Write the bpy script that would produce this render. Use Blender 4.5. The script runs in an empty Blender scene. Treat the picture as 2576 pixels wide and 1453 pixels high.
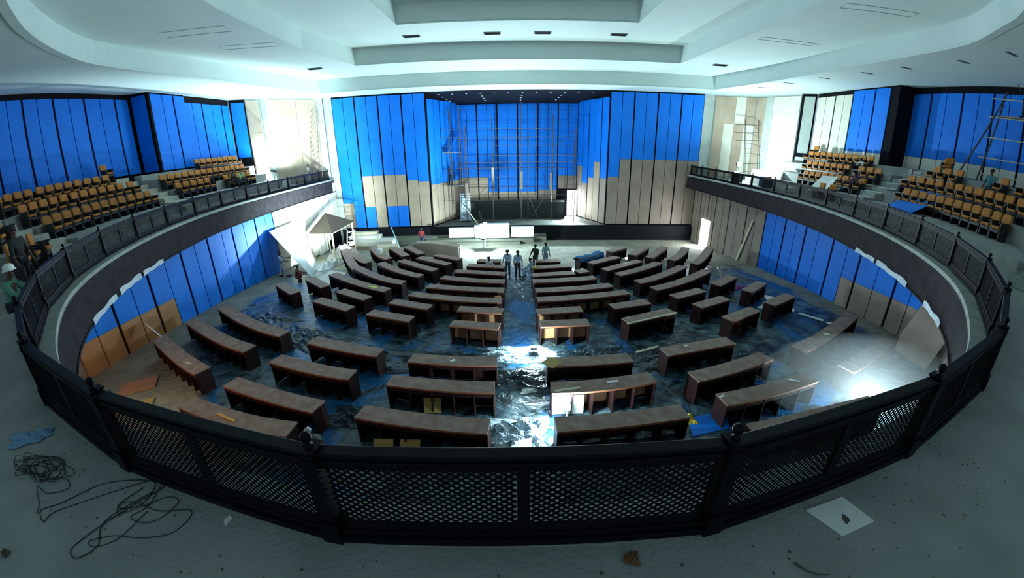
import bpy, bmesh, math, random
import numpy as np
from mathutils import Vector, Matrix, Euler
random.seed(7)
SC = bpy.context.scene
C = SC.collection

# ------------------------------------------------------------------ camera
cd = bpy.data.cameras.new('camera'); cam = bpy.data.objects.new('camera', cd); C.objects.link(cam)
cam.matrix_world = Matrix(((0.999922, 0.012501, 0.000211, 0.0), (-0.004275, 0.35769, -0.93383, 0.0),
                           (-0.01175, 0.933757, 0.357716, 2.6), (0, 0, 0, 1)))
cd.type = 'PANO'
cd.sensor_fit = 'HORIZONTAL'
cd.sensor_width = 36.0
cd.sensor_height = 36.0 * 1453 / 2576
cd.clip_start = 0.05; cd.clip_end = 300
cd.panorama_type = 'FISHEYE_LENS_POLYNOMIAL'
cd.fisheye_fov = math.radians(200)
cd.fisheye_polynomial_k0 = 0.0
cd.fisheye_polynomial_k1 = -7.18171366e-02
cd.fisheye_polynomial_k2 = -4.76161850e-04
cd.fisheye_polynomial_k3 = 1.32160766e-04
cd.fisheye_polynomial_k4 = -3.77972395e-06
SC.camera = cam

# ------------------------------------------------------------------ world, exposure
w = bpy.data.worlds.new('world'); SC.world = w; w.use_nodes = True
bg = w.node_tree.nodes['Background']
bg.inputs[0].default_value = (0.42, 0.63, 0.79, 1); bg.inputs[1].default_value = 0.56
SC.view_settings.view_transform = 'Standard'; SC.view_settings.look = 'None'
SC.view_settings.exposure = 0.22; SC.view_settings.gamma = 1.0
SC.view_settings.use_curve_mapping = False
SC.cycles.max_bounces = 8; SC.cycles.diffuse_bounces = 4; SC.cycles.sample_clamp_indirect = 4.0
COOL = (0.68, 0.95, 1.0)

def lamp(name, kind, loc, power, color=COOL, size=0.4, target=None, spot=None, blend=0.6, sizey=None):
    l = bpy.data.lights.new(name, kind); l.energy = power; l.color = color
    if kind == 'AREA':
        l.size = size
        if sizey: l.shape = 'RECTANGLE'; l.size_y = sizey
    else:
        l.shadow_soft_size = size
    if kind == 'SPOT': l.spot_size = math.radians(spot); l.spot_blend = blend
    o = bpy.data.objects.new(name, l); C.objects.link(o); o.location = loc
    if target is not None:
        o.rotation_euler = (Vector(target) - Vector(loc)).to_track_quat('-Z', 'Y').to_euler()
    return o

# floodlights (heads on stands are built below at the same places) and daylight through doorways
FLOODS = [
    # name, position, target, power, spot angle
    ('stage_back',  (6.0, 38.6, -3.0),  (-4, 20, 2.0),      5500, 140),
    ('stage_floor', (-2.3, 31.3, -4.9), (-2.2, 33, -5.6),  2600, 0),
    ('stage_up',    (-2.2, 32.6, -3.9), (-2, 30, 8),       5200, 150),
    ('left_wall',   (-12.0, 27.9, -4.3),(-16, 29.0, -4.0), 19000, 170),
    ('left_balcony',(-18.9, 30.4, 1.3), (-18.6, 32.0, 6.0),2600, 150),
    ('right_balcony',(18.0, 30.2, 1.3), (20.2, 30.6, 3.6), 2000, 0),
    ('aisle',       (0.75, 12.35, -4.35),(0.5, 15.0, -4.7), 330, 0),
    ('desk',        (1.45, 8.55, -4.12), (1.5, 9.0, -4.5),  420, 0),
    ('rear_right',  (10.5, 8.1, -4.3),  (10.2, 9.2, -4.9),  480, 0),
    ('under_left',  (-11.4, 6.4, -2.5), (-12, 9, -4.5),     560, 0),  # warm lamp added out of view
]

# ------------------------------------------------------------------ materials
MATS = {}
def mat(name, col, rough=0.6, metal=0.0, noise=None, col2=None, bump=0.0, bscale=40, spec=0.5, emit=None, estr=0, detail=4, ramp=(0.35, 0.65), trans=0.0):
    if name in MATS: return MATS[name]
    m = bpy.data.materials.new(name); m.use_nodes = True; nt = m.node_tree
    b = nt.nodes['Principled BSDF']
    b.inputs['Base Color'].default_value = (*col, 1); b.inputs['Roughness'].default_value = rough
    b.inputs['Metallic'].default_value = metal; b.inputs['Specular IOR Level'].default_value = spec
    tc = nt.nodes.new('ShaderNodeTexCoord')
    if noise:
        n = nt.nodes.new('ShaderNodeTexNoise'); n.inputs['Scale'].default_value = noise; n.inputs['Detail'].default_value = detail
        nt.links.new(tc.outputs['Object'], n.inputs['Vector'])
        r = nt.nodes.new('ShaderNodeValToRGB'); r.color_ramp.elements[0].position = ramp[0]; r.color_ramp.elements[1].position = ramp[1]
        r.color_ramp.elements[0].color = (*col, 1); r.color_ramp.elements[1].color = (*(col2 or col), 1)
        nt.links.new(n.outputs['Fac'], r.inputs['Fac']); nt.links.new(r.outputs['Color'], b.inputs['Base Color'])
    if bump:
        n2 = nt.nodes.new('ShaderNodeTexNoise'); n2.inputs['Scale'].default_value = bscale; n2.inputs['Detail'].default_value = 5
        nt.links.new(tc.outputs['Object'], n2.inputs['Vector'])
        bp = nt.nodes.new('ShaderNodeBump'); bp.inputs['Strength'].default_value = bump; bp.inputs['Distance'].default_value = 0.05
        nt.links.new(n2.outputs['Fac'], bp.inputs['Height']); nt.links.new(bp.outputs['Normal'], b.inputs['Normal'])
    if emit:
        b.inputs['Emission Color'].default_value = (*emit, 1); b.inputs['Emission Strength'].default_value = estr
    if trans:
        b.inputs['Alpha'].default_value = 1 - trans
    MATS[name] = m; return m

M_blue = mat('blue_panel', (0.001, 0.165, 0.72), 0.55, noise=1.2, col2=(0.002, 0.19, 0.80), bump=0.1, bscale=0.8, spec=0.25)
M_batten = mat('black_batten', (0.006, 0.006, 0.009), 0.8, spec=0.1)
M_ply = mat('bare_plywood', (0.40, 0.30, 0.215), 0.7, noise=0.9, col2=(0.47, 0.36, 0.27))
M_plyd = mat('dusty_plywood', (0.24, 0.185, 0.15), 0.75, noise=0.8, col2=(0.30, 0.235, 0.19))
M_cream = mat('cream_board', (0.66, 0.62, 0.50), 0.6, noise=1.5, col2=(0.74, 0.70, 0.60))
M_orange = mat('varnished_board', (0.42, 0.20, 0.07), 0.5, noise=2, col2=(0.34, 0.16, 0.06))
M_plaster = mat('grey_plaster', (0.40, 0.44, 0.40), 0.85, noise=1.1, col2=(0.50, 0.53, 0.49))
M_ceil = mat('ceiling_paint', (0.60, 0.70, 0.675), 0.85, noise=0.5, col2=(0.64, 0.73, 0.70))
M_black = mat('black_paint', (0.006, 0.007, 0.010), 0.7, spec=0.15)
M_iron = mat('dark_rail_wood', (0.004, 0.004, 0.006), 0.45, noise=14, col2=(0.007, 0.006, 0.008), spec=0.10)
M_lat = mat('dark_lattice', (0.004, 0.004, 0.005), 0.6, spec=0.08)
M_conc = mat('screed_floor', (0.27, 0.28, 0.26), 0.9, noise=1.3, col2=(0.35, 0.355, 0.33), bump=0.25, bscale=25, detail=10)
M_ledge = mat('cement_ledge', (0.25, 0.27, 0.25), 0.9, noise=3, col2=(0.33, 0.35, 0.32))
M_fascia = mat('fascia_board', (0.020, 0.017, 0.020), 0.8, noise=2.5, col2=(0.034, 0.028, 0.032), spec=0.08)
M_paper = mat('masking_paper', (0.42, 0.48, 0.55), 0.7, noise=4, col2=(0.58, 0.63, 0.68))
M_top = mat('dusty_desk_top', (0.24, 0.145, 0.115), 0.7, noise=3.5, col2=(0.34, 0.245, 0.195), spec=0.25, detail=8)
M_desk = mat('mahogany', (0.022, 0.008, 0.009), 0.5, noise=5, col2=(0.036, 0.013, 0.012), spec=0.2)
M_inner = mat('lit_desk_board', (0.58, 0.28, 0.12), 0.6, noise=3, col2=(0.66, 0.35, 0.17))  # orange glow of the lamplit bays put into the board colour
M_edge = mat('desk_edge_band', (0.33, 0.12, 0.06), 0.5)
M_seat = mat('ochre_upholstery', (0.44, 0.155, 0.018), 0.8, bump=0.2, bscale=60)
M_seatd = mat('black_seat_frame', (0.012, 0.011, 0.012), 0.5)
M_white = mat('white_board', (0.80, 0.80, 0.76), 0.6, noise=2, col2=(0.86, 0.86, 0.83))
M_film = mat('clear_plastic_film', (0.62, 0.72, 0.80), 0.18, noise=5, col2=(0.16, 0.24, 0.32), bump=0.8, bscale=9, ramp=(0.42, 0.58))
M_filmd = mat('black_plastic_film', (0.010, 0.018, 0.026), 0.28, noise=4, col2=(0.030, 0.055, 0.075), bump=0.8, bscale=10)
M_cable = mat('black_cable', (0.012, 0.013, 0.016), 0.6)
M_timber = mat('sawn_timber', (0.60, 0.52, 0.33), 0.7, noise=4, col2=(0.66, 0.60, 0.42))
M_bamboo = mat('scaffold_pole', (0.045, 0.035, 0.03), 0.6, noise=6, col2=(0.08, 0.06, 0.045))
M_steel = mat('grey_steel', (0.30, 0.33, 0.35), 0.4, metal=0.7)
M_glow = mat('flood_glass', (1, 1, 1), 0.3, emit=(0.80, 0.97, 1.0), estr=60)
M_day = mat('daylight', (1, 1, 1), 0.5, emit=(0.86, 0.95, 1.0), estr=4.5)
M_dot = mat('downlight_glint', (0.6, 0.7, 0.75), 0.3, emit=(0.7, 0.9, 1.0), estr=0.35)  # weak emission stands in for reflections on the fixtures
M_carton = mat('cardboard', (0.40, 0.29, 0.10), 0.8)
M_skin = mat('skin', (0.10, 0.045, 0.028), 0.6)
M_hair = mat('black_hair', (0.008, 0.007, 0.007), 0.6)
M_stain = mat('brown_stain', (0.10, 0.08, 0.06), 0.8)
M_grille = mat('vent_grille', (0.10, 0.12, 0.13), 0.5)
M_red = mat('red_plastic', (0.50, 0.05, 0.04), 0.5)
M_yel = mat('yellow_plastic', (0.62, 0.48, 0.04), 0.4)
M_chrome = mat('chrome', (0.8, 0.82, 0.85), 0.15, metal=1.0)
def cloth(name, c): return mat('cloth_' + name, c, 0.85, bump=0.3, bscale=20)

def floor_material():
    m = bpy.data.materials.new('hall_floor'); m.use_nodes = True; nt = m.node_tree; L = nt.links
    b = nt.nodes['Principled BSDF']; tc = nt.nodes.new('ShaderNodeTexCoord')
    def noise(s, d=5, dist=0.0):
        n = nt.nodes.new('ShaderNodeTexNoise'); n.inputs['Scale'].default_value = s; n.inputs['Detail'].default_value = d
        n.inputs['Distortion'].default_value = dist; L.new(tc.outputs['Object'], n.inputs['Vector']); return n.outputs['Fac']
    def ramp(f, stops):
        r = nt.nodes.new('ShaderNodeValToRGB'); e = r.color_ramp.elements
        while len(e) < len(stops): e.new(0.5)
        for i, (p, c) in enumerate(stops): e[i].position = p; e[i].color = (*c, 1)
        L.new(f, r.inputs['Fac']); return r.outputs['Color']
    def mix(f, a, bb):
        x = nt.nodes.new('ShaderNodeMix'); x.data_type = 'RGBA'; L.new(f, x.inputs[0]); L.new(a, x.inputs[6]); L.new(bb, x.inputs[7]); return x.outputs[2]
    film = ramp(noise(1.1, 9, 1.6), [(0.36, (0.004, 0.010, 0.016)), (0.45, (0.020, 0.045, 0.062)), (0.55, (0.055, 0.105, 0.135)), (0.68, (0.13, 0.19, 0.21))])
    blue = ramp(noise(0.35, 3), [(0.40, (0.008, 0.075, 0.20)), (0.6, (0.012, 0.11, 0.28))])
    c1 = mix(ramp(noise(0.28, 6, 1.2), [(0.53, (0, 0, 0)), (0.58, (1, 1, 1))]), film, blue)
    conc = ramp(noise(0.9, 8, 0.5), [(0.35, (0.19, 0.185, 0.14)), (0.65, (0.29, 0.275, 0.21))])
    sep = nt.nodes.new('ShaderNodeSeparateXYZ'); L.new(tc.outputs['Object'], sep.inputs[0])
    def mrange(s, a, c, t0=0.0, t1=1.0):
        n = nt.nodes.new('ShaderNodeMapRange'); L.new(s, n.inputs[0]); n.inputs[1].default_value = a; n.inputs[2].default_value = c
        n.inputs[3].default_value = t0; n.inputs[4].default_value = t1; return n.outputs[0]
    def mth(op, a, c):
        n = nt.nodes.new('ShaderNodeMath'); n.operation = op
        for i, v in enumerate((a, c)):
            if isinstance(v, (int, float)): n.inputs[i].default_value = v
            else: L.new(v, n.inputs[i])
        return n.outputs[0]
    wob = mth('MULTIPLY', mth('SUBTRACT', noise(0.5, 5), 0.5), 5.0)
    bare = mth('MAXIMUM', mrange(mth('ADD', sep.outputs[1], wob), 24.2, 25.2), mrange(mth('ADD', sep.outputs[0], mth('MULTIPLY', wob, 0.5)), 15.6, 16.0))
    bare = mth('MAXIMUM', bare, mrange(mth('ADD', sep.outputs[0], mth('MULTIPLY', wob, 0.6)), -13.9, -14.6))
    bare = mth('MAXIMUM', bare, mrange(mth('ADD', mth('ADD', sep.outputs[0], mth('MULTIPLY', sep.outputs[1], 0.9)), mth('MULTIPLY', wob, 0.35)), -1.5, -2.1))
    L.new(mix(bare, c1, conc), b.inputs['Base Color'])
    L.new(mrange(bare, 0, 1, 0.38, 0.9), b.inputs['Roughness'])
    bp = nt.nodes.new('ShaderNodeBump'); bp.inputs['Strength'].default_value = 0.6; bp.inputs['Distance'].default_value = 0.2
    L.new(noise(1.7, 8, 1.5), bp.inputs['Height']); L.new(bp.outputs['Normal'], b.inputs['Normal'])
    return m

# ------------------------------------------------------------------ mesh helpers
class MB:
    def __init__(s): s.v = []; s.f = []; s.mi = []
    def add(s, vs, fs, mi=0):
        n = len(s.v); s.v += [tuple(v) for v in vs]; s.f += [tuple(i + n for i in f) for f in fs]; s.mi += [mi] * len(fs); return s
    def box(s, c, d, rz=0, mi=0, R=None):
        x, y, z = d[0] / 2, d[1] / 2, d[2] / 2
        R = R or Matrix.Rotation(rz, 3, 'Z'); c = Vector(c)
        vs = [c + R @ Vector((sx * x, sy * y, sz * z)) for sz in (-1, 1) for sx, sy in ((-1, -1), (1, -1), (1, 1), (-1, 1))]
        return s.add(vs, [(3, 2, 1, 0), (4, 5, 6, 7), (0, 1, 5, 4), (1, 2, 6, 5), (2, 3, 7, 6), (3, 0, 4, 7)], mi)
    def prism(s, pts, z0, z1, mi=0):
        n = len(pts); vs = [(p[0], p[1], z0) for p in pts] + [(p[0], p[1], z1) for p in pts]
        return s.add(vs, [tuple(range(n - 1, -1, -1)), tuple(range(n, 2 * n))] + [(i, (i + 1) % n, n + (i + 1) % n, n + i) for i in range(n)], mi)
    def slab(s, q, t, mi=0):            # a quad (4 points) given the thickness t along its normal
        q = [Vector(p) for p in q]; n = (q[1] - q[0]).cross(q[3] - q[0]).normalized() * t
        return s.add(q + [p + n for p in q], [(3, 2, 1, 0), (4, 5, 6, 7), (0, 1, 5, 4), (1, 2, 6, 5), (2, 3, 7, 6), (3, 0, 4, 7)], mi)
    def tube(s, pts, r, n=6, mi=0, cap=True):
        pts = [Vector(p) for p in pts]; rs = r if isinstance(r, (list, tuple)) else [r] * len(pts); rings = []
        for i, p in enumerate(pts):
            t = (pts[min(i + 1, len(pts) - 1)] - pts[max(i - 1, 0)]).normalized()
            a = t.cross(Vector((0, 0, 1)) if abs(t.z) < 0.9 else Vector((1, 0, 0))).normalized(); bb = t.cross(a)
            rings.append([p + (a * math.cos(2 * math.pi * k / n) + bb * math.sin(2 * math.pi * k / n)) * rs[i] for k in range(n)])
        vs = [v for rg in rings for v in rg]
        fs = [(i * n + k, i * n + (k + 1) % n, (i + 1) * n + (k + 1) % n, (i + 1) * n + k) for i in range(len(pts) - 1) for k in range(n)]
        if cap: fs += [tuple(range(n - 1, -1, -1)), tuple(range((len(pts) - 1) * n, len(pts) * n))]
        return s.add(vs, fs, mi)
    def lathe(s, prof, c=(0, 0, 0), n=14, mi=0):
        c = Vector(c); vs = [c + Vector((r * math.cos(2 * math.pi * k / n), r * math.sin(2 * math.pi * k / n), z)) for r, z in prof for k in range(n)]
        fs = [(i * n + k, i * n + (k + 1) % n, (i + 1) * n + (k + 1) % n, (i + 1) * n + k) for i in range(len(prof) - 1) for k in range(n)]
        return s.add(vs, fs + [tuple(range(n - 1, -1, -1)), tuple(range((len(prof) - 1) * n, len(prof) * n))], mi)
    def mesh(s, name, mats, smooth=False):
        me = bpy.data.meshes.new(name); me.from_pydata(s.v, [], s.f)
        for m in (mats if isinstance(mats, (list, tuple)) else [mats] if mats else []): me.materials.append(m)
        me.polygons.foreach_set('material_index', s.mi)
        if smooth: me.polygons.foreach_set('use_smooth', [True] * len(me.polygons))
        bm = bmesh.new(); bm.from_mesh(me); bmesh.ops.recalc_face_normals(bm, faces=bm.faces[:]); bm.to_mesh(me); bm.free()
        me.update(); return me
    def build(s, name, mats, parent=None, smooth=False, bevel=0.0):
        o = bpy.data.objects.new(name, s.mesh(name, mats, smooth)); C.objects.link(o)
        if parent: o.parent = parent
        if bevel:
            bv = o.modifiers.new('bevel', 'BEVEL'); bv.width = bevel; bv.segments = 2; bv.limit_method = 'ANGLE'
        return o

def tag(o, label=None, cat=None, group=None, kind=None):
    if label: o['label'] = label
    if cat: o['category'] = cat
    if group: o['group'] = group
    if kind: o['kind'] = kind
    return o
def empty(name, loc=(0, 0, 0), rz=0, label=None, cat=None, group=None, kind=None):
    o = bpy.data.objects.new(name, None); C.objects.link(o); o.location = loc; o.rotation_euler = (0, 0, rz); o.empty_display_size = 0.2
    return tag(o, label, cat, group, kind)
def struct(o): o['kind'] = 'structure'; return o
def dup(root, loc, rz=0.0, label=None, group=None):
    r = root.copy(); C.objects.link(r); r.location = loc; r.rotation_euler = (0, 0, rz)
    if label: r['label'] = label
    if group: r['group'] = group
    for ch in list(root.children):
        c = ch.copy(); C.objects.link(c); c.parent = r
        for g in list(ch.children):
            d = g.copy(); C.objects.link(d); d.parent = c
    return r

# ------------------------------------------------------------------ plan of the place (metres; balcony floor z=0, hall floor about z=-5)
RT = [(0, 1.75), (1.35, 1.80), (3.6, 2.25), (5.8, 3.0), (8.0, 4.3), (10.4, 6.4), (12.3, 9.0), (13.9, 12.2), (15.2, 16), (16, 20), (16.3, 25), (16.4, 30), (16.5, 35.5)]
def catmull(P, m=10):
    P = [Vector(p) for p in P]; Q = [2 * P[0] - P[1]] + P + [2 * P[-1] - P[-2]]; out = []
    for i in range(1, len(Q) - 2):
        for k in range(m):
            t = k / m; a, b, c, d = Q[i - 1:i + 3]
            out.append(0.5 * ((2 * b) + (c - a) * t + (2 * a - 5 * b + 4 * c - d) * t * t + (3 * b - a - 3 * c + d) * t ** 3))
    out.append(P[-1]); return out
HALF = catmull([Vector((x, y)) for x, y in RT], 8); HALF[0] = Vector((0, 1.75))
RAIL = [Vector((-p.x, p.y)) for p in reversed(HALF)] + HALF[1:]          # left far end -> rear -> right far end
def offset(line, d):        # d>0: outwards (away from the hall)
    out = []
    for i, p in enumerate(line):
        t = (line[min(i + 1, len(line) - 1)] - line[max(i - 1, 0)]).normalized()
        out.append(p + Vector((t.y, -t.x)) * d)
    return out
def zf(y): return float(np.interp(y, [8, 14, 19, 24, 30, 34], [-4.7, -4.85, -5.0, -5.3, -5.85, -6.1]))
XL, XR, YF = -16.25, 17.2, 35.5
STAGE = -4.7

# ------------------------------------------------------------------ ceiling
def ceiling():
    ctr = Vector((0.6, 18))
    def smooth(c, k0, k1):      # round the run of corners k0..k1
        q = [Vector(p) for p in c]; return [tuple(p) for p in q[:k0]] + [tuple(p) for p in catmull(q[k0:k1 + 1], 4)] + [tuple(p) for p in q[k1 + 1:]]
    c1 = [(-14.9, 32), (16.2, 32), (17.3, 26), (17.35, 19.6), (16.9, 15), (16.2, 12.2), (14.65, 9.8), (12.9, 7.7), (9.5, 5.4), (5, 4.0), (0, 3.6), (-5, 4.0), (-9.5, 5.8), (-12.3, 8.05), (-14.2, 10.1), (-15.9, 12.6), (-16.9, 14.8), (-17.1, 17.9), (-16.8, 21.3), (-16.2, 26.1)]
    c2 = [(-10.1, 27.4), (11.4, 27.6), (11.5, 19.7), (11.15, 14.5), (10.2, 10.6), (7.5, 8.2), (0.6, 7.4), (-6.5, 8.2), (-9.4, 10.6), (-10.3, 13.8), (-10.6, 16.1), (-10.95, 21.9)]
    c3 = [(-5.95, 22.6), (6.9, 22.6), (6.75, 11), (-6.2, 11)]
    c1 = smooth(c1 + [c1[0]], 1, len(c1))[:-1]; c2 = smooth(c2, 1, 11)
    room = [(-24.5, 40.8), (26, 40.8), (26, -8), (-24.5, -8)]
    def ang(p): return math.atan2(p[1] - ctr.y, p[0] - ctr.x)
    A = sorted({round(ang(p), 5) for c in (c1, c2, c3, room) for p in c} | {round(-math.pi + i * math.pi / 40, 5) for i in range(80)})
    def sample(c):
        out = []
        for a in A:
            d = Vector((math.cos(a), math.sin(a))); best = None
            for i in range(len(c)):
                p, q = Vector(c[i]), Vector(c[(i + 1) % len(c)]); e = q - p; den = d.x * e.y - d.y * e.x
                if abs(den) < 1e-9: continue
                u = ((p - ctr).x * e.y - (p - ctr).y * e.x) / den; s_ = ((p - ctr).x * d.y - (p - ctr).y * d.x) / den
                if u > 0 and -1e-4 <= s_ <= 1 + 1e-4: best = u if best is None else min(best, u)
            out.append(ctr + d * best)
        return out
    S = [sample(room), sample(c1), sample(c2), sample(c3)]; n = len(A)
    m = MB()
    def ring(a, za, b, zb):
        m.add([(*p, za) for p in a] + [(*p, zb) for p in b], [(i, (i + 1) % n, n + (i + 1) % n, n + i) for i in range(n)])
    ring(S[0], 7.05, S[1], 7.05); ring(S[1], 7.05, S[1], 8.0); ring(S[1], 8.0, S[2], 8.0); ring(S[2], 8.0, S[2], 9.0)
    ring(S[2], 9.0, S[3], 9.0); ring(S[3], 9.0, S[3], 10.0); m.add([(*p, 10.0) for p in S[3]], [tuple(range(n))])
    m.add([(-24.5, -8, 10.3), (26, -8, 10.3), (26, 40.8, 10.3), (-24.5, 40.8, 10.3)], [(0, 1, 2, 3)])
    struct(m.build('ceiling', M_ceil))
    for k, (s_, z_, w_) in enumerate(((S[1], 7.05, 0.32), (S[2], 8.0, 0.26), (S[3], 9.0, 0.24))):
        t = MB(); o_ = [p + (p - ctr).normalized() * w_ for p in s_]
        vs = [(*p, z_ - 0.07) for p in s_] + [(*p, z_ - 0.07) for p in o_] + [(*p, z_ + 0.01) for p in s_] + [(*p, z_ + 0.01) for p in o_]
        fs = []
        for i in range(n):
            j = (i + 1) % n; fs += [(i, j, n + j, n + i), (i, j, 2 * n + j, 2 * n + i), (n + i, n + j, 3 * n + j, 3 * n + i)]
        t.add(vs, fs); struct(t.build('trim_%d' % (k + 1), M_ceil))
ceiling()
for k, (x, y, z_, lab) in enumerate([(-5.75, 25.24, 9.0, 'slotted ceiling vent nearest the left corner of the middle coffer'), (-0.98, 25.25, 9.0, 'slotted ceiling vent, left of the central pair'),
        (1.98, 25.25, 9.0, 'slotted ceiling vent, right of the central pair'), (6.53, 25.33, 9.0, 'slotted ceiling vent near the right end of the middle coffer'),
        (-12.97, 27.46, 8.0, 'faint ceiling vent in the outer coffer on the left'), (14.18, 27.49, 8.0, 'ceiling vent in the outer coffer on the right')]):
    e = empty('ceiling_vent', (x, y, z_), 0, lab, 'ceiling vent', 'slotted vents in the coffered ceiling')
    MB().box((0, 0, -0.02), (1.0, 0.42, 0.04)).build('frame', M_steel if False else M_grille, e)
    g = MB(); [g.box((0, -0.15 + i * 0.075, -0.05), (0.9, 0.02, 0.03)) for i in range(5)]; g.build('grille', M_black, e)

for i, (x, y) in enumerate([(18.09, 11.41), (19.11, 14.41), (19.35, 17.8), (19.41, 20.46), (19.14, 23.52), (18.82, 26.56), (18.75, 29.46)]):
    o = MB().box((0, 0, -.012), (.75, .12, .024)).build('slot_diffuser', M_grille); o.location = (x, y, 7.05)
    tag(o, '%s dark slot in the flat ceiling above the right balcony, counted from the picture edge' % ['first', 'second', 'third', 'fourth', 'fifth', 'sixth', 'last'][i], 'ceiling vent', 'slots in the ceiling above the right balcony')
for i, (x, y, sx, sy, lab) in enumerate([(14.1, 20.2, 3.3, .5, 'thin rectangular access panel in the right ceiling coffer, nearer the stage'), (13.6, 14.0, 2.9, .6, 'thin rectangular access panel in the right ceiling coffer, nearer the camera'), (-13.3, 16.8, 2.9, .9, 'faint rectangular access panel in the left ceiling coffer, nearer the camera'), (-12.9, 20.3, 2.8, .8, 'faint rectangular access panel in the left ceiling coffer, nearer the stage')]):
    m = MB()
    for sg in (-1, 1): m.box((0, sg * sy / 2, -.008), (sx, .025, .016)).box((sg * sx / 2, 0, -.008), (.025, sy, .016))
    o = m.build('access_panel', mat('panel_joint', (.42, .50, .49), .8)); o.location = (x, y, 8.0); o.rotation_euler = (0, 0, -.25 if i == 1 else .25 if i > 1 else 0); tag(o, lab, 'access panel')

# ------------------------------------------------------------------ panelled walls
def wall_run(name, A, B, z0, z1, back, panels, seams, gap=0.07, thick=0.06, inward=None):
    """backing wall from A to B; panels[i] lies between seams[i] and seams[i+1] (metres from A): a list of (zlow, zhigh, material)"""
    A, B = Vector(A), Vector(B); L = (B - A).length; t = (B - A).normalized(); nrm = Vector((t.y, -t.x)) * (inward or 1)
    rz = math.atan2(t.y, t.x)
    w_ = MB(); c = (A + B) / 2 - nrm * 0.1; w_.box((c.x, c.y, (z0 + z1) / 2), (L, 0.2, z1 - z0), rz)
    root = struct(w_.build(name, back))
    for i, col in enumerate(panels):
        a, b = seams[i], seams[i + 1]; g = gap * (2.0 if i % 2 == 0 else 0.7); g2 = gap * (2.0 if i % 2 == 1 else 0.7)
        a += g / 2; b -= g2 / 2; mid = A + t * (a + b) / 2 + nrm * thick / 2
        for lo, hi, m_ in col:
            nm = 'wall_panel'
            MB().box((mid.x, mid.y, (lo + hi) / 2), (b - a, thick, hi - lo - 0.012), rz).build(nm, m_, root)
    return root
# front wall, left of the stage opening
w8 = 8.35 / 8
pl = []
for i in range(8):
    if i == 0: pl.append([(-2.3, 6.92, M_blue), (-3.4, -2.3, M_ply), (-4.62, -3.4, M_plyd)])
    elif i == 1: pl.append([(-4.62, 6.92, M_blue)])
    elif i in (2, 3): pl.append([(0.12, 6.92, M_blue), (-2.7, 0.12, M_ply), (-4.62, -2.7, M_blue if i == 2 else M_ply)])
    elif i in (4, 5): pl.append([(0.12, 6.92, M_blue), (-2.7, 0.12, M_ply), (-4.62, -2.7, M_blue if i == 5 else M_ply)])
    elif i == 6: pl.append([(-0.4, 6.92, M_blue), (-4.62, -0.4, M_ply)])
    else: pl.append([(-0.55, 6.92, M_blue), (-4.62, -0.55, M_ply)])
pl[5] = [(0.12, 6.92, M_blue), (-2.7, 0.12, M_ply), (-4.62, -2.7, M_blue)]; pl[4] = [(0.12, 6.92, M_blue), (-2.7, 0.12, M_ply), (-4.62, -2.7, M_blue)]
wall_run('wall_front', (-15.6, YF), (-7.25, YF), -6.3, 7.1, M_batten, pl, [i * w8 for i in range(9)])
w8 = 8.5 / 8
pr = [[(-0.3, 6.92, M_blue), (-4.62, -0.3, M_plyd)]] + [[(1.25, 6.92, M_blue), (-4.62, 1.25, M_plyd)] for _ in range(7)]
wall_run('wall_front', (8.65, YF), (17.15, YF), -6.3, 7.1, M_batten, pr, [i * w8 for i in range(9)])
# plaster strips beside them
struct(MB().box((-15.98, YF + 0.1, 0.4), (0.75, 0.2, 13.4)).build('wall_front', M_plaster))
struct(MB().box((17.65, YF + 0.1, 0.4), (1.0, 0.2, 13.4)).build('wall_front', M_plaster))
# stage opening
w12 = 11.85 / 12
bp_ = []
for i in range(12):
    if i < 3: bp_.append([(-0.7, 6.3, M_blue), (-3.0, -0.7, M_ply)])
    elif i < 8: bp_.append([(-2.2, 6.3, M_blue), (-3.0, -2.2, M_ply)])
    elif i < 10: bp_.append([(-2.0, 6.3, M_blue), (-3.0, -2.0, M_plyd)])
    elif i == 10: bp_.append([(-0.6, 6.3, M_blue), (-1.9, -0.6, M_plyd)])
    else: bp_.append([(-0.6, 6.3, M_blue), (-1.9, -0.6, M_plyd)])
wall_run('wall_stage_back', (-5.2, 40.0), (6.65, 40.0), -4.7, 6.6, M_batten, bp_, [i * w12 for i in range(13)])
lp = [[(-0.9, 6.5, M_blue), (-4.6, -0.9, M_ply)] for _ in range(5)]
wall_run('wall_stage_left', (-7.2, YF + 0.05), (-5.2, 39.95), -6.1, 7.1, M_batten, lp, [i * 0.97 for i in range(6)])
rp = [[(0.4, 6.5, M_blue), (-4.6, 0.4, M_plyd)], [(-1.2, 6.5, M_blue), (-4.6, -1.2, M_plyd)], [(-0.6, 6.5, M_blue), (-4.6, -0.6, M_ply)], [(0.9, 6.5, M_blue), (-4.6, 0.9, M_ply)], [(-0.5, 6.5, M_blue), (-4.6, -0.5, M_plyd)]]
wall_run('wall_stage_right', (6.65, 39.95), (8.6, YF + 0.05), -6.1, 7.1, M_batten, rp, [i * 0.97 for i in range(6)])
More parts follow.
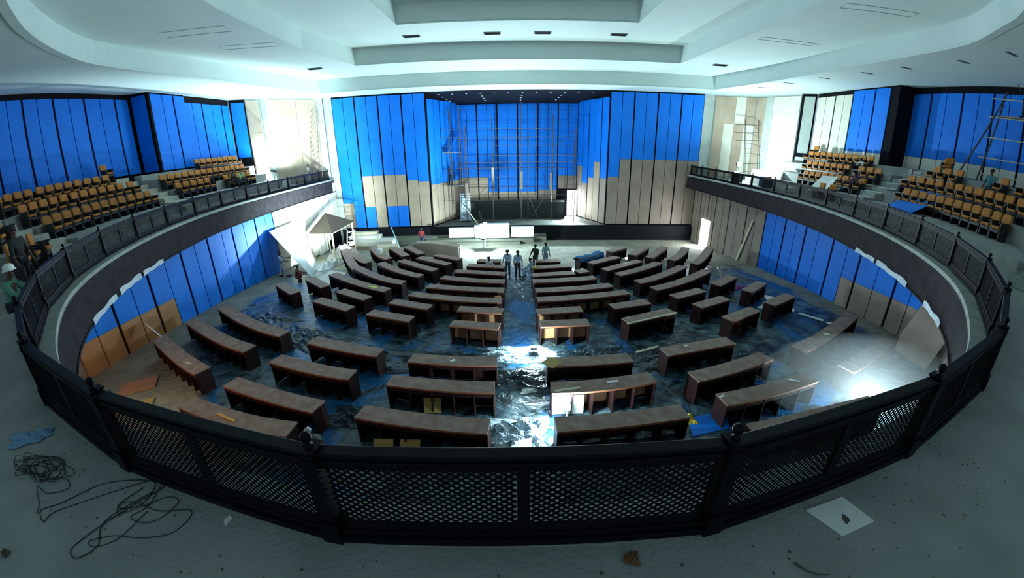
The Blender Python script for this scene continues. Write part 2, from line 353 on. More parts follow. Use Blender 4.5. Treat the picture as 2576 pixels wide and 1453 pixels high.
# stage ceiling with downlights, stage deck, dais
st = MB(); st.prism([(-7.3, YF), (8.7, YF), (6.7, 40.1), (-5.3, 40.1)], 0, 0.06)
for i in range(8):
    x, y, z_ = st.v[i]; st.v[i] = (x, y, z_ + (7.0 if y < 36 else 6.35))
struct(st.build('ceiling_stage', M_black))
k = 0
for i in range(12):
    for yy_ in ((36.3,) if i % 3 else (36.3, 37.2, 38.0, 38.8)):
        x = -6.2 + i * 1.22; x *= 1 - (yy_ - 36.3) * 0.04
        o = MB().lathe([(0.07, 0), (0.085, -0.03), (0.06, -0.04)], (x, yy_, 7.0 - (yy_ - YF) / 4.6 * 0.65), 10).build('downlight', M_dot)
        k += 1; tag(o, 'small downlight in the black stage ceiling, %s from the left in its %s row' % (['first', 'second', 'third', 'fourth', 'fifth', 'sixth', 'seventh', 'eighth', 'ninth', 'tenth', 'eleventh', 'last'][i], {36.3: 'front', 37.2: 'second', 38.0: 'third', 38.8: 'rear'}[yy_]), 'ceiling light', 'downlights in the black stage ceiling')
M_stage = mat('stage_deck', (0.055, 0.060, 0.050), 0.75, noise=1.2, col2=(0.11, 0.115, 0.095), bump=0.2, bscale=6)
struct(MB().prism([(-7.25, YF - 0.15), (8.65, YF - 0.15), (6.65, 40), (-5.2, 40)], -6.3, STAGE).build('floor_stage', M_stage))
struct(MB().box((5.0, YF - 0.25, -5.5), (24.6, 0.1, 1.6)).build('wall_stage_plinth', M_black))
struct(MB().box((-11.6, YF - 0.25, -5.5), (8.6, 0.1, 1.6)).build('wall_stage_plinth', M_black))
da = MB().prism([(-4.6, 38.5), (5.3, 38.5), (5.3, 39.85), (-4.6, 39.85)], STAGE, -3.05).build('stage_riser', mat('riser_board', (.022, .026, .024), .8))
tag(da, 'black raised riser along the back wall of the stage', 'platform')

# ------------------------------------------------------------------ lower side walls
def ym(*ys): return [y for y in ys]
left_s = [0, 1.05, 2.1, 3.2, 4.2, 5.3, 6.4, 7.4, 8.4, 9.6, 10.5, 11.6, 12.8, 13.9, 14.8, 16.5, 18.5, 20.5, 22.4, 23.1, 23.8, 24.5, 25.4]
pan = []
for i in range(len(left_s) - 1):
    y = 10.1 + left_s[i]; f = zf(y) - 0.03
    if y < 15.3: pan.append([(f + 1.35, -0.2, M_blue), (f, f + 1.35, M_orange)])
    elif y < 24.6: pan.append([(f, -0.2, M_blue)])
    elif y < 31: pan.append([(f, -0.3, M_cream)])
    else: pan.append([(f + (1.6 if y > 33 else 0.9), -0.3, M_cream)])
wall_run('wall_left', (XL, 10.1), (XL, YF), -6.3, -0.15, M_batten, pan, left_s)
rs_ = [0, .75, 1.45, 2.2, 2.9, 3.5, 4.2, 5.4, 6.4, 7.6, 8.8, 10.0, 11.1, 12.2, 13.2, 14.2, 15.1, 16.15, 17.35, 18.4, 19.3, 20.5, 21.6, 22.5, 23.4, 24.6, 25.5]
pan = []
for i in range(len(rs_) - 1):
    y = YF - rs_[i]; f = zf(y) - 0.03
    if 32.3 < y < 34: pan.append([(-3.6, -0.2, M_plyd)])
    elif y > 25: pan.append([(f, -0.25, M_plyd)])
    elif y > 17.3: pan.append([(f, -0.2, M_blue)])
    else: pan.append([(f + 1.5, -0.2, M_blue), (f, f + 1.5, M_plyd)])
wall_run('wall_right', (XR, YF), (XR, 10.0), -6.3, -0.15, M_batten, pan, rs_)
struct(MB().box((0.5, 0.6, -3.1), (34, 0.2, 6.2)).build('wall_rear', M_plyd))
struct(MB().box((XL - .1, 5.4, -3.1), (0.2, 9.6, 6.2)).build('wall_left', M_plyd)); struct(MB().box((XR + .1, 5.4, -3.1), (0.2, 9.4, 6.2)).build('wall_right', M_plyd))

# hall floor: a rake falling towards the stage
fl = MB(); nx, ny = 120, 130
for j in range(ny + 1):
    for i in range(nx + 1):
        x = XL + (XR - XL) * i / nx; y = 0.7 + (YF - 0.7) * j / ny; fl.v.append((x, y, zf(y)))
fl.f = [(j * (nx + 1) + i, j * (nx + 1) + i + 1, (j + 1) * (nx + 1) + i + 1, (j + 1) * (nx + 1) + i) for j in range(ny) for i in range(nx)]; fl.mi = [0] * len(fl.f)
struct(fl.build('floor_hall', floor_material(), smooth=True))

# ------------------------------------------------------------------ balcony: floor, ledge, fascia, tiers
inner = offset(RAIL, -0.32)
bf = MB(); n = len(inner)
outer = []
for p in inner:
    d = (p - Vector((0.2, 20))).normalized(); u = 60
    for lim, comp, org in ((24.4 if d.x > 0 else 24.4, abs(d.x), 0), (26, max(-d.y, 1e-9), 0)):
        u = min(u, lim / max(comp, 1e-9))
    outer.append(Vector((0.2, 20)) + d * u)
outer[0] = Vector((-24.2, YF)); outer[-1] = Vector((25.5, YF))
bf.add([(*p, 0) for p in inner] + [(*p, 0) for p in outer], [(i, i + 1, n + i + 1, n + i) for i in range(n - 1)])
bf.add([(*p, -0.16) for p in inner] + [(*p, -0.16) for p in outer], [(i, i + 1, n + i + 1, n + i) for i in range(n - 1)])
struct(bf.build('floor', M_conc))
def band(line_a, line_b, z0, z1, name, m_, parent=None):
    n = len(line_a); b_ = MB()
    vs = [(*p, z0) for p in line_a] + [(*p, z0) for p in line_b] + [(*p, z1) for p in line_a] + [(*p, z1) for p in line_b]; fs = []
    for i in range(n - 1):
        fs += [(i, i + 1, n + i + 1, n + i), (2 * n + i, 2 * n + i + 1, 3 * n + i + 1, 3 * n + i), (i, i + 1, 2 * n + i + 1, 2 * n + i), (n + i, n + i + 1, 3 * n + i + 1, 3 * n + i)]
    fs += [(0, n, 3 * n, 2 * n), (n - 1, 2 * n - 1, 4 * n - 1, 3 * n - 1)]
    b_.add(vs, fs); return b_.build(name, m_, parent)
struct(band(offset(RAIL, -0.34), offset(RAIL, 0.02), -0.10, 0.006, 'trim_balcony_ledge', M_ledge))
struct(band(offset(RAIL, -0.30), offset(RAIL, -0.18), -1.12, -0.11, 'trim_balcony_fascia', M_fascia))
struct(band(offset(RAIL, -0.33), offset(RAIL, -0.15), -1.16, -1.10, 'trim_balcony_soffit_edge', M_black))
# masking paper strips left along the fascia's lower edge
def rail_at(u):      # u = arc length from the rear centre, + to the right
    acc = 0; H_ = HALF
    for i in range(len(H_) - 1):
        d = (H_[i + 1] - H_[i]).length
        if acc + d >= abs(u):
            p = H_[i].lerp(H_[i + 1], (abs(u) - acc) / d); t = (H_[i + 1] - H_[i]).normalized(); break
        acc += d
    if u < 0: return Vector((-p.x, p.y)), Vector((t.x, -t.y))
    return p, t
def u_of_y(y, s=1):
    acc = 0
    for i in range(len(HALF) - 1):
        if HALF[i + 1].y >= y: return s * (acc + (HALF[i + 1] - HALF[i]).length * (y - HALF[i].y) / max(HALF[i + 1].y - HALF[i].y, 1e-6))
        acc += (HALF[i + 1] - HALF[i]).length
    return s * acc
for (ya, yb, s, dz, wh) in ((7.4, 9.3, -1, 0, 'nearest'), (9.6, 11.3, -1, .03, 'middle'), (11.5, 13.2, -1, 0, 'farthest'), (9.4, 11.8, 1, 0.02, 'middle'), (12.0, 13.6, 1, 0, 'farthest'), (6.6, 8.0, 1, 0, 'nearest')):
    us = np.linspace(u_of_y(ya, s), u_of_y(yb, s), 8); L1 = []
    for u in us:
        p, t = rail_at(float(u)); nn = Vector((t.y, -t.x)); L1.append(p - nn * (0.335 if s > 0 else 0.335))
    if s < 0: L1 = L1[::-1]
    m = MB(); k = len(L1)
    zs = [(-1.17 - 0.015 * math.sin(i * 2.1), -1.02 + dz + 0.03 * math.sin(i * 1.3)) for i in range(k)]
    L2 = offset(L1, 0.02)
    m.add([(*p, zs[i][0]) for i, p in enumerate(L1)] + [(*p, zs[i][1]) for i, p in enumerate(L1)] + [(*p, zs[i][0]) for i, p in enumerate(L2)] + [(*p, zs[i][1]) for i, p in enumerate(L2)],
          [f for i in range(k - 1) for f in ((i, i + 1, k + i + 1, k + i), (2 * k + i, 2 * k + i + 1, 3 * k + i + 1, 3 * k + i), (k + i, k + i + 1, 3 * k + i + 1, 3 * k + i), (i, i + 1, 2 * k + i + 1, 2 * k + i))])
    tag(m.build('masking_strip', M_paper), '%s torn strip of masking paper on the lower edge of the %s balcony front' % (wh, 'left' if s < 0 else 'right'), 'masking paper', 'masking paper strips on the %s balcony front' % ('left' if s < 0 else 'right'))

# tiers of the balcony, per seating block (each side has a near and a far block with a stair between)
def side_offset(s, y0, y1, d, m=14):
    us = np.linspace(u_of_y(y0, s), u_of_y(y1, s), m); out = []
    for u in us:
        p, t = rail_at(float(u)); nn = Vector((t.y, -t.x)) * 1.0
        out.append(p + nn * d)
    return out
TIERS = {  # (side, block): y range, tier heights
    (-1, 'near'): (12.4, 19.8, [0.42, 0.99, 1.50, 2.05]), (-1, 'far'): (21.0, 31.0, [0.55, 1.10, 1.79, 2.1]),
    (1, 'near'): (8.6, 18.5, [0.40, 0.97, 1.55, 2.1]), (1, 'far'): (19.7, 30.0, [0.48, 1.08, 1.73, 2.15])}
ED = [2.2, 3.7, 5.0, 6.3, 8.6]
ED_far = [2.2, 3.55, 4.5, 5.5, 6.0]
for (s, blk), (y0, y1, zs) in TIERS.items():
    for i, z_ in enumerate(zs):
        ed = ED_far if (s < 0 and blk == 'far') else ED
        a = side_offset(s, y0, y1, ed[i]); b = side_offset(s, y0, y1, ed[i + 1])
        lim = 24.9 if s > 0 else 23.6
        b = [Vector((max(-lim, min(lim, p.x)), p.y)) for p in b]
        struct(band(a, b, 0.0, z_, 'floor_tier_%d' % (i + 1), M_conc))
# stairs between blocks
M_step = mat('raw_stair_board', (0.42, 0.41, 0.33), 0.85, noise=2, col2=(0.52, 0.50, 0.42))
for s, (y0, y1) in ((-1, (19.85, 20.95)), (-1, (9.7, 12.35)), (1, (18.55, 19.65))):
    e = empty('balcony_stair', (s * 18.4, (y0 + y1) / 2, 0), 0, 'pale unfinished stair between the %s seat blocks of the %s balcony' % ('nearer' if y0 < 12 else 'far and middle', 'left' if s < 0 else 'right'), 'stair')
    e['kind'] = 'structure'; e.name = 'floor_stair'
    for i in range(8):
        a = side_offset(s, y0, y1, 2.0 + i * 0.62, 3); b = side_offset(s, y0, y1, 2.0 + (i + 1) * 0.62 if i < 7 else 8.4, 3)
        off = Vector((e.location.x, e.location.y)); a = [p - off for p in a]; b = [p - off for p in b]
        band(a, b, 0, 0.26 * (i + 1), 'step', M_step if s < 0 else M_conc, e)
    if s > 0:
        for i in range(9):
            p = side_offset(s, y0 + 0.1, y1 - 0.1, 2.0 + i * 0.56, 2); c = (p[0] + p[1]) / 2
            o = MB().box((0, 0, 0.02), (0.22, 1.15, 0.04)).build('loose_tread', M_white); o.location = (c.x + 0.1, c.y - 0.25 + 0.3 * (i % 2), 0.26 * min(8, int((i * 0.56) / 0.62) + 1)); o.rotation_euler = (0, 0, 0.35 + 0.2 * (i % 3))
            tag(o, '%s white loose board up the right balcony stair' % ['lowest', 'second', 'third', 'fourth', 'fifth', 'sixth', 'seventh', 'eighth', 'topmost'][i], 'board', 'white boards on the right balcony stair')

# ------------------------------------------------------------------ upper side walls
def seam_list(ys, A, B):     # y values of the seams -> metres from A
    L = (Vector(B) - Vector(A)).length; return [(y - A[1]) / (B[1] - A[1]) * L for y in ys]
A, B = (-23.7, 6.0), (-23.7, 22.95)
ys = [6.0, 7.0, 8.0, 9.0, 9.95, 10.9, 11.85, 12.8, 13.7, 14.66, 15.57, 16.45, 17.45, 18.44, 19.45, 20.52, 21.62, 22.62]
wall_run('wall_upper_left', A, B, 0, 7.05, M_batten, [[(2.2, 6.75, M_blue)]] * (len(ys) - 1), seam_list(ys, A, B))
wall_run('wall_upper_left', (-23.9, 22.85), (-22.2, 22.85), 0, 7.05, M_batten, [[(2.2, 6.9, M_blue)]], [0.3, 1.5])
A, B = (-22.25, 22.95), (-22.25, 26.0)
wall_run('wall_upper_left', A, B, 0, 7.05, M_batten, [[(2.2, 6.95, M_blue)]] * 3, seam_list([22.95, 24.0, 24.96, 26.0], A, B))
A, B = (-22.45, 26.0), (-22.45, 31.0)
wall_run('wall_upper_left', A, B, 0, 7.05, M_batten, [[(2.2, 6.6, M_blue)]] * 5, seam_list([26.0, 26.9, 27.9, 29.0, 30.1, 31.0], A, B))
wall_run('wall_upper_left', (-22.4, 31.05), (-21.3, 31.55), 0, 7.05, M_batten, [[(2.5, 6.8, M_blue)]], [0.08, 1.15])
wall_run('wall_upper_left', (-21.3, 31.6), (-20.0, 31.9), 0, 7.05, M_plaster, [[(0.0, 4.4, M_ply), (4.4, 6.9, M_ply)]], [0.0, 1.1])
struct(MB().box((-19.75, 31.9, 3.5), (0.45, 0.4, 7.1)).build('wall_pillar', M_plaster))
wall_run('wall_upper_left', (-19.55, 32.1), (-16.35, 35.3), 0, 7.05, M_plaster, [[(0.0, 6.9, M_ply)]] * 4, [0.0, 1.1, 2.2, 3.3, 3.9], gap=0.01)
# daylit doorway at the end of the left balcony
d1 = struct(MB().box((-20.65, 31.65, 1.25), (0.95, 0.05, 2.5), math.radians(13)).build('door_1', M_day))
# right
wall_run('wall_upper_right', (18.1, 35.3), (21.7, 34.7), 0, 7.05, M_plaster, [[(0, 4.6, M_ply), (4.6, 6.9, M_ply)], [(0, 4.6, M_cream), (4.6, 6.9, M_ply)], [(0, 4.6, M_ply), (4.6, 6.9, M_cream)], [(0, 4.6, M_cream), (4.6, 6.9, M_ply)]], [0, .9, 1.8, 2.7, 3.6], gap=0.01)
wall_run('wall_upper_right', (21.7, 34.6), (23.3, 30.9), 0, 7.05, M_plaster, [[(0, 6.9, M_ply)], [(0, 6.9, M_plaster)], [(0, 6.9, M_cream)]], [0, .9, 1.6, 4.0], gap=0.01)
wall_run('wall_upper_right', (23.25, 30.8), (24.1, 30.1), 0, 7.05, M_batten, [[(2.45, 6.85, M_plaster)]], [0.12, 1.0])
A, B = (24.15, 30.0), (23.75, 22.6)
ys = [30.0, 29.0, 27.95, 27.02, 26.13, 25.04, 24.06, 22.75]
wall_run('wall_upper_right', A, B, 0, 7.05, M_batten, [[(2.2, 6.75, M_cream)]] * 4 + [[(2.85, 6.95, M_blue), (2.1, 2.85, M_cream)]] * 3, seam_list(ys, A, B))
struct(MB().box((24.3, 22.25, 3.5), (1.3, 0.5, 7.1)).build('wall_pillar', M_batten))
A, B = (25.0, 22.2), (25.0, 5.5)
ys = [22.1, 21.79, 20.73, 19.66, 18.56, 17.53, 16.58, 15.6, 14.6, 13.6, 12.6, 11.6, 10.6, 9.6, 8.6, 7.6, 6.6, 5.6]
wall_run('wall_upper_right', A, B, 0, 7.05, M_batten, [[(2.85, 6.65, M_blue), (2.1, 2.85, M_cream)]] * (len(ys) - 1), seam_list(ys, A, B))
# rear of the balcony stays open to the foyer; side returns
struct(MB().box((-24.0, -1, 3.5), (0.2, 14, 7.1)).build('wall_rear_left', M_plaster)); struct(MB().box((25.3, -1, 3.5), (0.2, 13, 7.1)).build('wall_rear_right', M_plaster))

# ------------------------------------------------------------------ balcony railing
rail = empty('balcony_railing', (0, 1.78, 0), 0, 'black wooden balcony railing with diamond lattice panels, running right round the hall', 'railing')
RO = Vector((0, 1.78, 0))
def RB(mb, name, m_, parent=None, **k):
    o = mb.build(name, m_, parent or rail, **k)
    return o
us = [0]; posts = []
for s in (-1, 1):
    u = 1.30 if s < 0 else 1.42; lst = []
    tot = u_of_y(35.5)
    while u < tot - 0.5: lst.append(u); u += 2.36 if len(lst) < 4 else 2.62
    lst.append(tot - 0.1); posts.append([s * v for v in lst])
U = posts[0][::-1] + posts[1]
P = [rail_at(u)[0] for u in U]
# lattice mesh: 1 m wide, 0.56 high, slats crossing at a slant
def lattice_mesh(pitch, wd):
    m = MB(); W_, H_ = 1.0, 0.54; sl = 0.95
    for sg, yo in ((1, 0.0025), (-1, -0.0025)):
        k = -H_ / sl
        while k < W_:
            # slat along z = sl*(x-k) or its mirror, cut by the frame
            xa, xb = max(0, k), min(W_, k + H_ / sl)
            if xb - xa > 0.02:
                za, zb = sl * (xa - k), sl * (xb - k)
                pa, pb = ((xa, za), (xb, zb)) if sg > 0 else ((W_ - xa, za), (W_ - xb, zb))
                d = Vector((pb[0] - pa[0], pb[1] - pa[1])).normalized(); nn = Vector((-d.y, d.x)) * wd / 2
                q = [(pa[0] + nn.x, yo, pa[1] + nn.y), (pb[0] + nn.x, yo, pb[1] + nn.y), (pb[0] - nn.x, yo, pb[1] - nn.y), (pa[0] - nn.x, yo, pa[1] - nn.y)]
                q = [(x, y, min(max(z, 0), H_)) for x, y, z in q]
                m.slab(q, 0.005)
            k += pitch
    return m.mesh('lattice_panel', M_lat)
LM_near = lattice_mesh(0.055, 0.0165); LM_far = lattice_mesh(0.075, 0.022)
post_mb = MB(); post_mb.box((0, 0, 0.425), (0.11, 0.11, 0.85)).box((0, 0, 0.10), (0.15, 0.15, 0.20)).box((0, 0, 0.775), (0.13, 0.13, 0.04)).box((0, 0, 0.86), (0.13, 0.13, 0.02))
post_me = post_mb.mesh('post', M_iron)
fin_me = MB().lathe([(0.045, 0), (0.05, 0.015), (0.022, 0.03), (0.022, 0.045), (0.045, 0.065), (0.058, 0.095), (0.052, 0.125), (0.03, 0.15), (0.01, 0.158)], n=16).mesh('finial', M_iron, True)
stile_me = MB().box((0, 0, 0.45), (0.085, 0.04, 0.54)).mesh('stile', M_iron)
for i, p in enumerate(P):
    t = rail_at(U[i])[1]; rz = math.atan2(t.y, t.x)
    o = bpy.data.objects.new('post', post_me); C.objects.link(o); o.parent = rail; o.location = Vector((p.x, p.y, 0)) - RO; o.rotation_euler = (0, 0, rz)
    if not (i == len(P) - 1):
        f = bpy.data.objects.new('finial', fin_me); C.objects.link(f); f.parent = o; f.location = (0, 0, 0.87); f.scale = (0.66, 0.66, 0.72)
for i in range(len(P) - 1):
    a, b = P[i], P[i + 1]; L = (b - a).length; rz = math.atan2((b - a).y, (b - a).x); mid = (a + b) / 2
    c = Vector((mid.x, mid.y, 0)) - RO
    def bar(name, z_, h, d):
        o = MB().box((0, 0, 0), (L - 0.10, d, h)).build(name, M_iron, rail, bevel=0.008 if abs(mid.x) < 6 else 0); o.location = c + Vector((0, 0, z_)); o.rotation_euler = (0, 0, rz); return o
    m = MB().box((0, 0, 0.83), (L - 0.05, 0.10, 0.03)).box((0, 0, 0.80), (L - 0.05, 0.06, 0.03)).box((0, 0, 0.765), (L - 0.1, 0.085, 0.035))
    o = m.build('handrail', M_iron, rail, bevel=0.01 if abs(mid.x) < 7 else 0); o.location = c; o.rotation_euler = (0, 0, rz)
    o = MB().box((0, 0, 0.755), (L - 0.1, 0.035, 0.12)).build('frieze_board', M_iron, rail); o.location = c; o.rotation_euler = (0, 0, rz)
    m = MB().box((0, 0, 0.03), (L - 0.06, 0.13, 0.06)).box((0, 0, 0.085), (L - 0.08, 0.08, 0.05)).box((0, 0, 0.135), (L - 0.1, 0.045, 0.06))
    o = m.build('bottom_rail', M_iron, rail, bevel=0.008 if abs(mid.x) < 7 else 0); o.location = c; o.rotation_euler = (0, 0, rz)
    o = bpy.data.objects.new('stile', stile_me); C.objects.link(o); o.parent = rail; o.location = c; o.rotation_euler = (0, 0, rz)
    near = mid.y < 9
    for h_ in (-1, 1):
        wdt = L / 2 - 0.05 - 0.07; t = (b - a).normalized()
        st_ = mid + t * (h_ * (0.05 + wdt / 2) - wdt / 2)
        o = bpy.data.objects.new('lattice_panel', LM_near if near else LM_far); C.objects.link(o); o.parent = rail
        o.location = Vector((st_.x, st_.y, 0.165)) - RO; o.rotation_euler = (0, 0, rz); o.scale = (wdt, 1, 1)

# ------------------------------------------------------------------ auditorium seats
def seat_proto():
    r = empty('auditorium_seat')
    m = MB()           # padded backrest: slightly curved and reclined
    nx, nz = 6, 6; front = []; back = []
    for j in range(nz + 1):
        for i in range(nx + 1):
            u, v = i / nx * 2 - 1, j / nz * 2 - 1
            wdt = 0.255 * (1 - 0.10 * abs(v) ** 5); x = u * wdt; z_ = 0.66 + v * 0.26 - 0.02 * abs(u) ** 4 * v
            y = -0.20 - 0.10 * (z_ - 0.4) - 0.035 * (1 - u * u); e_ = 0.035 * (1 - max(abs(u), abs(v)) ** 4)
            front.append((x, y + 0.02 + e_, z_)); back.append((x, y - 0.045, z_))
    W_ = nx + 1; N_ = len(front)
    fs = [(j * W_ + i, j * W_ + i + 1, (j + 1) * W_ + i + 1, (j + 1) * W_ + i) for j in range(nz) for i in range(nx)]
    m.add(front + back, fs + [tuple(N_ + k for k in f) for f in fs] + [(i, i + 1, N_ + i + 1, N_ + i) for i in range(nx)] + [(nz * W_ + i, nz * W_ + i + 1, N_ + nz * W_ + i + 1, N_ + nz * W_ + i) for i in range(nx)]
          + [(j * W_, (j + 1) * W_, N_ + (j + 1) * W_, N_ + j * W_) for j in range(nz)] + [(j * W_ + nx, (j + 1) * W_ + nx, N_ + (j + 1) * W_ + nx, N_ + j * W_ + nx) for j in range(nz)])
    m.build('backrest', M_seat, r, smooth=True)
    MB().box((0, 0.0, 0.42), (0.48, 0.42, 0.10), R=Matrix.Rotation(math.radians(4), 3, 'X')).build('seat_cushion', M_seat, r, bevel=0.03)
    a = MB(); a.box((0, -0.02, 0.31), (0.46, 0.36, 0.10)); a.box((0, -0.24, 0.50), (0.44, 0.03, 0.5)); a.build('seat_shell', M_seatd, r)
    for s in (-1, 1):
        MB().box((s * 0.275, -0.02, 0.30), (0.045, 0.34, 0.60)).box((s * 0.275, 0.0, 0.61), (0.06, 0.40, 0.04)).build('armrest', M_seatd, r)
    return r
seat0 = seat_proto(); used = [False]
def place_seat(x, y, z_, rz, label, group):
    if not used[0]:
        used[0] = True; seat0.location = (x, y, z_); seat0.rotation_euler = (0, 0, rz); seat0['label'] = label; seat0['group'] = group; seat0['category'] = 'seat'; return seat0
    o = dup(seat0, (x, y, z_), rz, label, group); o['category'] = 'seat'; return o
NUM = ['first', 'second', 'third', 'fourth', 'fifth', 'sixth', 'seventh', 'eighth', 'ninth', 'tenth', 'eleventh', 'twelfth', 'thirteenth', 'fourteenth', 'fifteenth']
def seat_row(s, y0, y1, d, z_, n, label, group, skip=()):
    pts = side_offset(s, y0, y1, d, n)
    for i, p in enumerate(pts):
        if i in skip: continue
        t, = (rail_at(u_of_y(p.y, s))[1],)
        a = pts[min(i + 1, n - 1)] - pts[max(i - 1, 0)]; nn = Vector((a.y, -a.x)).normalized()
        if nn.x * s > 0: nn = -nn          # faces the hall
        rz = math.atan2(nn.y, nn.x) - math.pi / 2
        place_seat(p.x, p.y, z_, rz, label % NUM[n - 1 - i], group)
ord_ = {0: 'front', 1: 'second', 2: 'third', 3: 'fourth'}
def block(s, name, rows):
    for k, (y0, y1, d, z_, n, skip) in enumerate(rows):
        side = 'left' if s < 0 else 'right'
        seat_row(s, y0, y1, d, z_, n, 'ochre seat, %%s from the stage, %s row of the %s %s block' % (ord_[k], name, side), 'seats in the %s row of the %s %s block' % (ord_[k], name, side), skip)
block(-1, 'middle', [(12.8, 19.1, 3.3, 0.42, 12, ()), (13.2, 19.5, 4.6, 0.99, 12, ()), (13.4, 19.4, 5.9, 1.50, 12, ())])
block(-1, 'far', [(21.3, 28.4, 3.2, 0.55, 12, (5, 6)), (21.3, 29.2, 4.15, 1.10, 14, ()), (25.7, 29.9, 5.15, 1.79, 8, ())])
block(1, 'far', [(20.0, 24.8, 3.3, 0.48, 9, ()), (20.4, 26.3, 4.6, 1.08, 11, (3,)), (22.4, 27.9, 5.9, 1.73, 10, ())])
block(1, 'near', [(11.2, 16.9, 3.3, 0.40, 12, ()), (11.6, 18.2, 4.6, 0.97, 13, ()), (12.6, 18.1, 5.9, 1.55, 10, (2, 4, 5, 6))])
# a third block, just entering the picture on the left
for i, (x, y, z_) in enumerate([(-12.6, 7.6, .4), (-12.9, 8.15, .4), (-13.7, 7.0, .95), (-14.1, 7.6, .95), (-14.5, 8.2, .95), (-12.2, 7.05, .4)]):
    place_seat(x, y, z_, math.radians(-45), 'ochre seat at the left edge of the picture, ' + ['right front', 'middle front', 'right back', 'middle back', 'left back', 'nearest'][i] + ' one', 'seats at the left edge of the picture')
a = MB().prism([(-11.0, 6.6), (-11.9, 5.6), (-13.2, 6.6), (-14.9, 8.6), (-13.9, 9.2), (-12.4, 8.4)], 0, 0.4); struct(a.build('floor_tier_1', M_conc))
a = MB().prism([(-13.2, 6.2), (-15.9, 9.0), (-14.6, 9.4), (-12.9, 7.3)], 0, 0.95); struct(a.build('floor_tier_2', M_conc))
place_seat(23.3, 28.6, 2.15, math.radians(90), 'single ochre seat standing apart on the top tier of the far right block', 'loose seats on the right balcony')
place_seat(23.3, 17.6, 2.1, math.radians(110), 'single ochre seat raised on the top tier of the near right block', 'loose seats on the right balcony')
place_seat(17.9, 20.1, 0.0, math.radians(95), 'loose ochre seat standing on the right walkway beside the stair', 'loose seats on the right balcony')
place_seat(17.8, 20.9, 0.0, math.radians(85), 'loose ochre seat on the right walkway behind the leaning white board', 'loose seats on the right balcony')
place_seat(-22.6, 19.2, 2.05, math.radians(-80), 'single ochre seat perched above the third row of the left balcony', 'loose seats on the left balcony')

